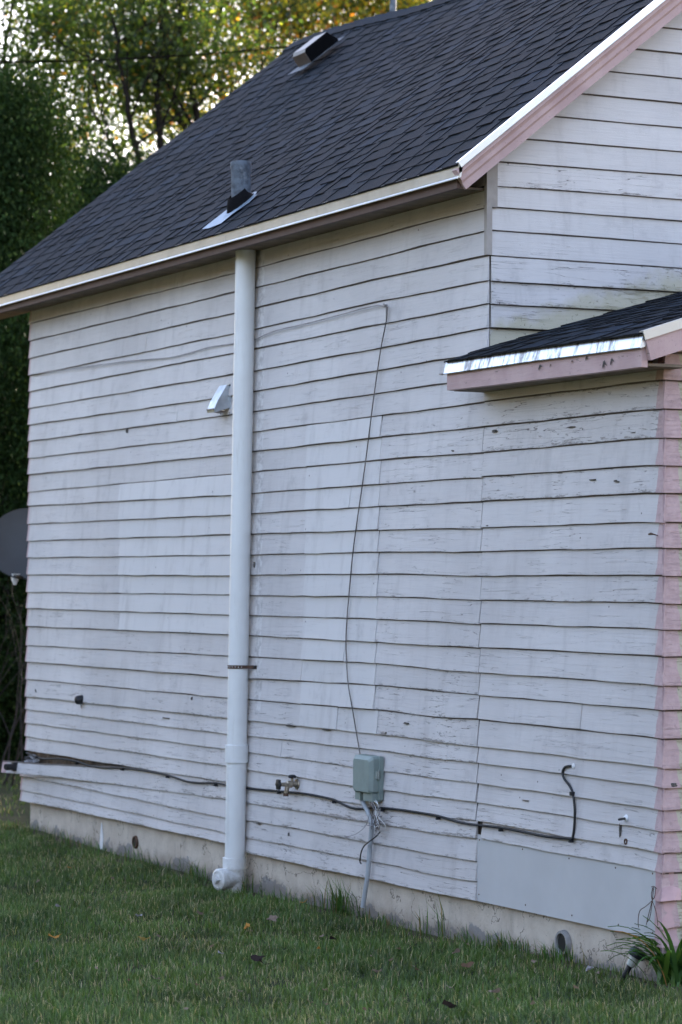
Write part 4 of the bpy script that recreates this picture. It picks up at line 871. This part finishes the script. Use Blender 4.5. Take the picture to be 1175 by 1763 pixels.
# ------------------------------------------------------------------ trees
def leaf_cloud(clumps, rng, size, cols, droop=0.0, tight=260, cr=.27, mul=1.0):
    """clumps: (centre, radii, count). small diamond leaves through each clump's volume"""
    V = []; C = []
    for c, rad, n in clumps:
        n = int(n*mul); d = rng.normal(0, 1, (n, 3)); d /= np.linalg.norm(d, axis=1)[:, None]; p = np.array(c)+d*(rng.uniform(0, 1, (n, 1))**.45)*np.array(rad)
        # sub-clusters give gaps
        k = max(3, n//tight); cen = p[rng.integers(0, n, k)]; p = cen[rng.integers(0, k, n)]+rng.normal(0, 1, (n, 3))*np.array([cr, cr, cr*.8])
        a = rng.normal(0, 1, (n, 3)); a[:, 2] -= droop; a /= np.linalg.norm(a, axis=1)[:, None]; b = np.cross(a, rng.normal(0, 1, (n, 3))); b /= np.linalg.norm(b, axis=1)[:, None]
        s = rng.uniform(.6, 1.3, (n, 1))*size; V.append(np.stack([p-a*s, p+b*s*.45, p+a*s, p-b*s*.45], 1))
        cc = cols(rng, n); C.append(np.repeat(cc[:, None], 4, 1))
    V = np.concatenate(V).reshape(-1, 3); C = np.concatenate(C).reshape(-1, 3); return V, np.arange(len(V)).reshape(-1, 4), C
def palette(*ps):
    ws = np.array([p[0] for p in ps]); ws = ws/ws.sum(); cs = np.array([p[1] for p in ps])
    return lambda rng, n: cs[rng.choice(len(cs), n, p=ws)]*rng.uniform(.7, 1.3, (n, 1))
GREEN = palette((6, (.022, .040, .009)), (3, (.038, .064, .011)), (1.2, (.13, .15, .02)), (.2, (.28, .14, .02)))
YELLOW = palette((5, (.030, .050, .010)), (2.6, (.15, .16, .02)), (1.6, (.38, .31, .03)), (.8, (.36, .13, .02)))
DARK = palette((5, (.010, .022, .006)), (3, (.018, .036, .010)), (.5, (.045, .07, .018)))
def branchy(mb, p, d, r, L, depth, rng, tips):
    pts = [Vector(p)]; rs = [r]; q = Vector(p); dd = Vector(d).normalized(); m = 4
    for j in range(m):
        dd = (dd+Vector((rng.uniform(-.18, .18), rng.uniform(-.18, .18), rng.uniform(-.05, .12)))).normalized(); q = q+dd*L/m; pts.append(q.copy()); rs.append(r*(1-.45*(j+1)/m))
    mb.tube(pts, rs, 6 if depth > 1 else 4, caps=False)
    if depth == 0: tips.append(q); return
    for k in range(rng.choice([2, 3])):
        i = rng.choice([2, 3, 4, 4]); nd = (dd+Vector((rng.uniform(-.9, .9), rng.uniform(-.9, .9), rng.uniform(-.2, .6)))).normalized(); branchy(mb, pts[i], nd, rs[i]*.7, L*rng.uniform(.6, .85), depth-1, rng, tips)
def tree(name, label, trunks, clumps, cols, size, seed, mat=M_LEAF, group="trees behind the house", droop=0.0, branch=True, extra=0):
    """trunks: list of pixel polylines with a depth; they stand on the ground"""
    rng = random.Random(seed); nr = np.random.default_rng(seed)
    base = None; mb = MB(); tips = []
    for (pl, dep, r0) in trunks:
        P3 = [WD(u, v, dep+k*.05) for k, (u, v) in enumerate(pl)]
        g0 = Vector((P3[0].x+.1, P3[0].y, -.2)); P3 = [g0]+P3; base = base or g0.copy()
        # smooth
        pts = []; rs = []; m = len(P3)
        for i in range(m-1):
            for k in range(5): t = k/5; pts.append(P3[i].lerp(P3[i+1], t)+Vector((rng.uniform(-.03, .03), rng.uniform(-.03, .03), 0))); rs.append(r0*(1-.75*(i+t)/(m-1)))
        pts.append(P3[-1]); rs.append(r0*.2); mb.tube(pts, rs, 8, caps=False)
        if branch:
            for i in range(5, len(pts)-1, 2):
                d = Vector((rng.uniform(-1, 1), rng.uniform(-1, 1), rng.uniform(.1, 1.1))); branchy(mb, pts[i], d, rs[i]*.5, rng.uniform(.7, 1.4), 2, rng, tips)
    o = thing(name, label, "tree", (base.x, base.y, 0), group)
    sh = lambda V: V-np.array([base.x, base.y, 0])
    mb.v = [(x-base.x, y-base.y, z) for x, y, z in mb.v]; mb.build("trunk", M_BARK, o, True)
    cl = [(WD(u, v, d), (ru/F*d, rd, rv_/F*d), n) for u, v, d, ru, rv_, rd, n in clumps]
    cl += [(t_, (.35, .35, .3), extra) for t_ in tips if extra]
    V, T, C = leaf_cloud(cl, nr, size, cols, droop, mul=2.9 if mat is M_LEAF else 2.6); fast_mesh("crown", sh(V), T, C, mat, o); return o
# clump: u, v, depth, half-width px, half-height px, half-depth m, leaves
tree("locust_tree", "tall light tree with dark forked stems left of the roof, top left of the picture",
     [([(30, 900), (45, 500), (20, 300), (10, 100), (30, -60)], 35, .07), ([(70, 900), (80, 500), (75, 250), (100, 90), (90, -80)], 36, .07), ([(60, 900), (75, 600), (60, 200), (45, 60), (50, -90)], 37, .06)],
     [(30, 60, 35, 100, 110, 1.0, 1500), (110, 150, 36, 90, 90, 1.0, 1500), (80, -40, 35, 160, 90, 1.2, 1500), (40, 230, 36, 100, 70, 1.0, 1600), (190, 60, 37, 90, 90, 1.2, 1700), (-60, 300, 36, 100, 300, 1.5, 2500), (150, 230, 36, 60, 60, 1, 700)], GREEN, .038, 11)
tree("locust_tree", "tree with leaning dark stems and bright sky gaps above the roof's low end",
     [([(250, 900), (262, 500), (235, 250), (215, 150), (190, 20)], 33, .07), ([(270, 900), (285, 520), (275, 300), (272, 120), (285, -20)], 33.5, .085), ([(300, 900), (365, 300), (335, 190), (317, 80), (300, -60)], 34, .08), ([(360, 900), (350, 300), (300, 170), (285, 60), (260, -80)], 34.5, .06)],
     [(215, 130, 34, 70, 60, 1.0, 1100), (300, 60, 34, 110, 80, 1.2, 2300), (280, 190, 35, 40, 60, .8, 450), (180, 300, 34, 50, 50, .8, 250), (240, 330, 35, 60, 60, .8, 450), (330, 260, 36, 60, 60, 1, 450), (360, 130, 35, 60, 70, 1, 900), (250, -50, 34, 200, 80, 1.2, 2300), (300, 420, 35, 120, 70, 1, 600)], GREEN, .036, 12)
tree("maple_tree", "yellowing tree with orange and gold leaves rising behind the roof ridge",
     [([(430, 900), (395, 250), (375, 120), (380, -40)], 36, .08), ([(600, 900), (560, 200), (520, 60), (500, -60)], 38, .08), ([(640, 900), (630, 300), (660, 60), (690, -60)], 38, .10)],
     [(400, 150, 36, 60, 70, 1.0, 1200), (440, 60, 37, 90, 60, 1.2, 1900), (520, 20, 37, 90, 50, 1.2, 1500), (620, 10, 38, 90, 50, 1.2, 2200), (720, 0, 38, 90, 60, 1.2, 2000), (560, -60, 38, 250, 70, 1.5, 3500), (380, 240, 37, 60, 50, 1, 700), (450, 170, 37, 50, 60, 1, 600)], YELLOW, .038, 13)
tree("maple_tree", "green tree filling the gap low behind the roof edge",
     [([(150, 900), (160, 600), (170, 450), (150, 320)], 38, .12), ([(330, 900), (300, 600), (290, 480)], 39, .09)],
     [(130, 420, 38, 110, 120, 1.2, 1600), (220, 500, 38, 110, 90, 1.2, 1000), (60, 620, 39, 160, 160, 1.2, 2600), (0, 850, 39, 150, 200, 1.2, 3000)], GREEN, .040, 14)
def evergreen(label, u0, vb, dep, hw, vtop, seed, dens=1.0):
    rng = random.Random(seed); cl = []
    for k in range(26):
        t = k/25; v = vtop+(1330-vtop)*t; w_ = hw*(.12+1.0*min(1, t*2.6))*rng.uniform(.75, 1.15)
        cl.append((u0+rng.uniform(-.3, .3)*hw*min(1, t*3+.15), v, dep, w_, 55, w_/F*dep, 1500*dens))
    return tree("evergreen_tree", label, [([(u0, 1300), (u0+4, 900), (u0, vtop+60)], dep, .14)], cl, DARK, .024, seed, M_NEEDLE, "dark evergreens beyond the far corner", droop=1.6, branch=False)
evergreen("near dark drooping evergreen at the left edge beside the roof", 0, 1340, 27, 235, 200, 21, 2.4)
evergreen("dark evergreen standing behind the drooping one, further from the house", -230, 1330, 29, 190, 120, 22, 2.0)
evergreen("dark evergreen hidden mostly by the far corner of the house", 170, 1330, 30.5, 200, 330, 23, 2.0)
evergreen("unseen dark evergreen added behind the house to shade the far lawn", 630, 1330, 28.2, 270, 430, 24, 1.3)  # hidden by the house; added to keep direct sun off the far-left lawn
evergreen("low unseen evergreen added behind the house to shade the corner lawn", 700, 1330, 25.5, 240, 470, 25, 1.2)  # also hidden, added to shade the grass strip at the far corner
# off-frame trees added to shade the lawn and the house from the low sun
for k, (x, y, hgt, rad, sd, lab) in enumerate(((-24, 18, 10, 3.4, 31, "unseen broad tree added beyond the evergreens to shade the lawn"), )):
    rng = random.Random(sd); nr = np.random.default_rng(sd); o = thing("shade_tree", lab, "tree", (x, y, 0), "trees behind the house")
    mb = MB(); tips = []; mb.tube([(0, 0, -.2), (.1, 0, hgt*.3), (0, .1, hgt*.6)], [.22, .17, .12], 8, caps=False)
    for j in range(8): branchy(mb, (0, .05, hgt*(.25+.04*j)), (math.cos(j*2.4), math.sin(j*2.4), .7), .09, rad*.5, 2, rng, tips)
    mb.build("trunk", M_BARK, o, True)
    cl = [((rng.gauss(0, rad*.45), rng.gauss(0, rad*.45), hgt*(.3+.65*rng.random())), (rad*.45, rad*.45, rad*.3), 3500) for _ in range(22)]
    V, T, C = leaf_cloud(cl, nr, .06, GREEN); fast_mesh("crown", V, T, C, M_LEAF, o)
# bare brown twigs low in the dark gap
def twig(label, u, v, d, seed, n=14):
    rng = random.Random(seed); q = WD(u, v, d); o = thing("bare_shrub", label, "shrub", (q.x, q.y, 0), "bare shrubs in the dark gap"); mb = MB(); tips = []
    for k in range(n): branchy(mb, (rng.uniform(-.2, .2), rng.uniform(-.2, .2), 0), (rng.uniform(-.5, .5), rng.uniform(-.5, .5), 1), .010, rng.uniform(.9, 1.4), 2, rng, tips)
    mb.build("branches", plain("twig_bark", (.025, .018, .014), .9, 0, .4, 20), o); return o
twig("leafless brown shrub at the left edge behind the dish", 15, 1000, 24, 41, 6); twig("leafless shrub further left of the dish", -60, 1000, 25, 42, 6)

# unseen belt of trees added behind the camera: blocks low sky, bounces warm light
nr = np.random.default_rng(77); cl = []
for k in range(60):
    a = math.radians(-175+k*3.6); rr_ = 36+3*math.sin(k*1.7); hgt = 10.5+2.0*math.sin(k*2.3)+nr.uniform(-1, 1)
    for z in (1.2, hgt*.33, hgt*.6, hgt*.88): cl.append(((math.cos(a)*rr_, -4+math.sin(a)*rr_, z), (2.6, 2.6, 2.0), 260))
V, T, C = leaf_cloud(cl, nr, .42, palette((3, (.085, .085, .035)), (3, (.14, .105, .055)), (1, (.16, .09, .045))), cr=.8, tight=12)
tag(fast_mesh("bounce_tree_line", V, T, C, M_LEAF), kind="stuff")
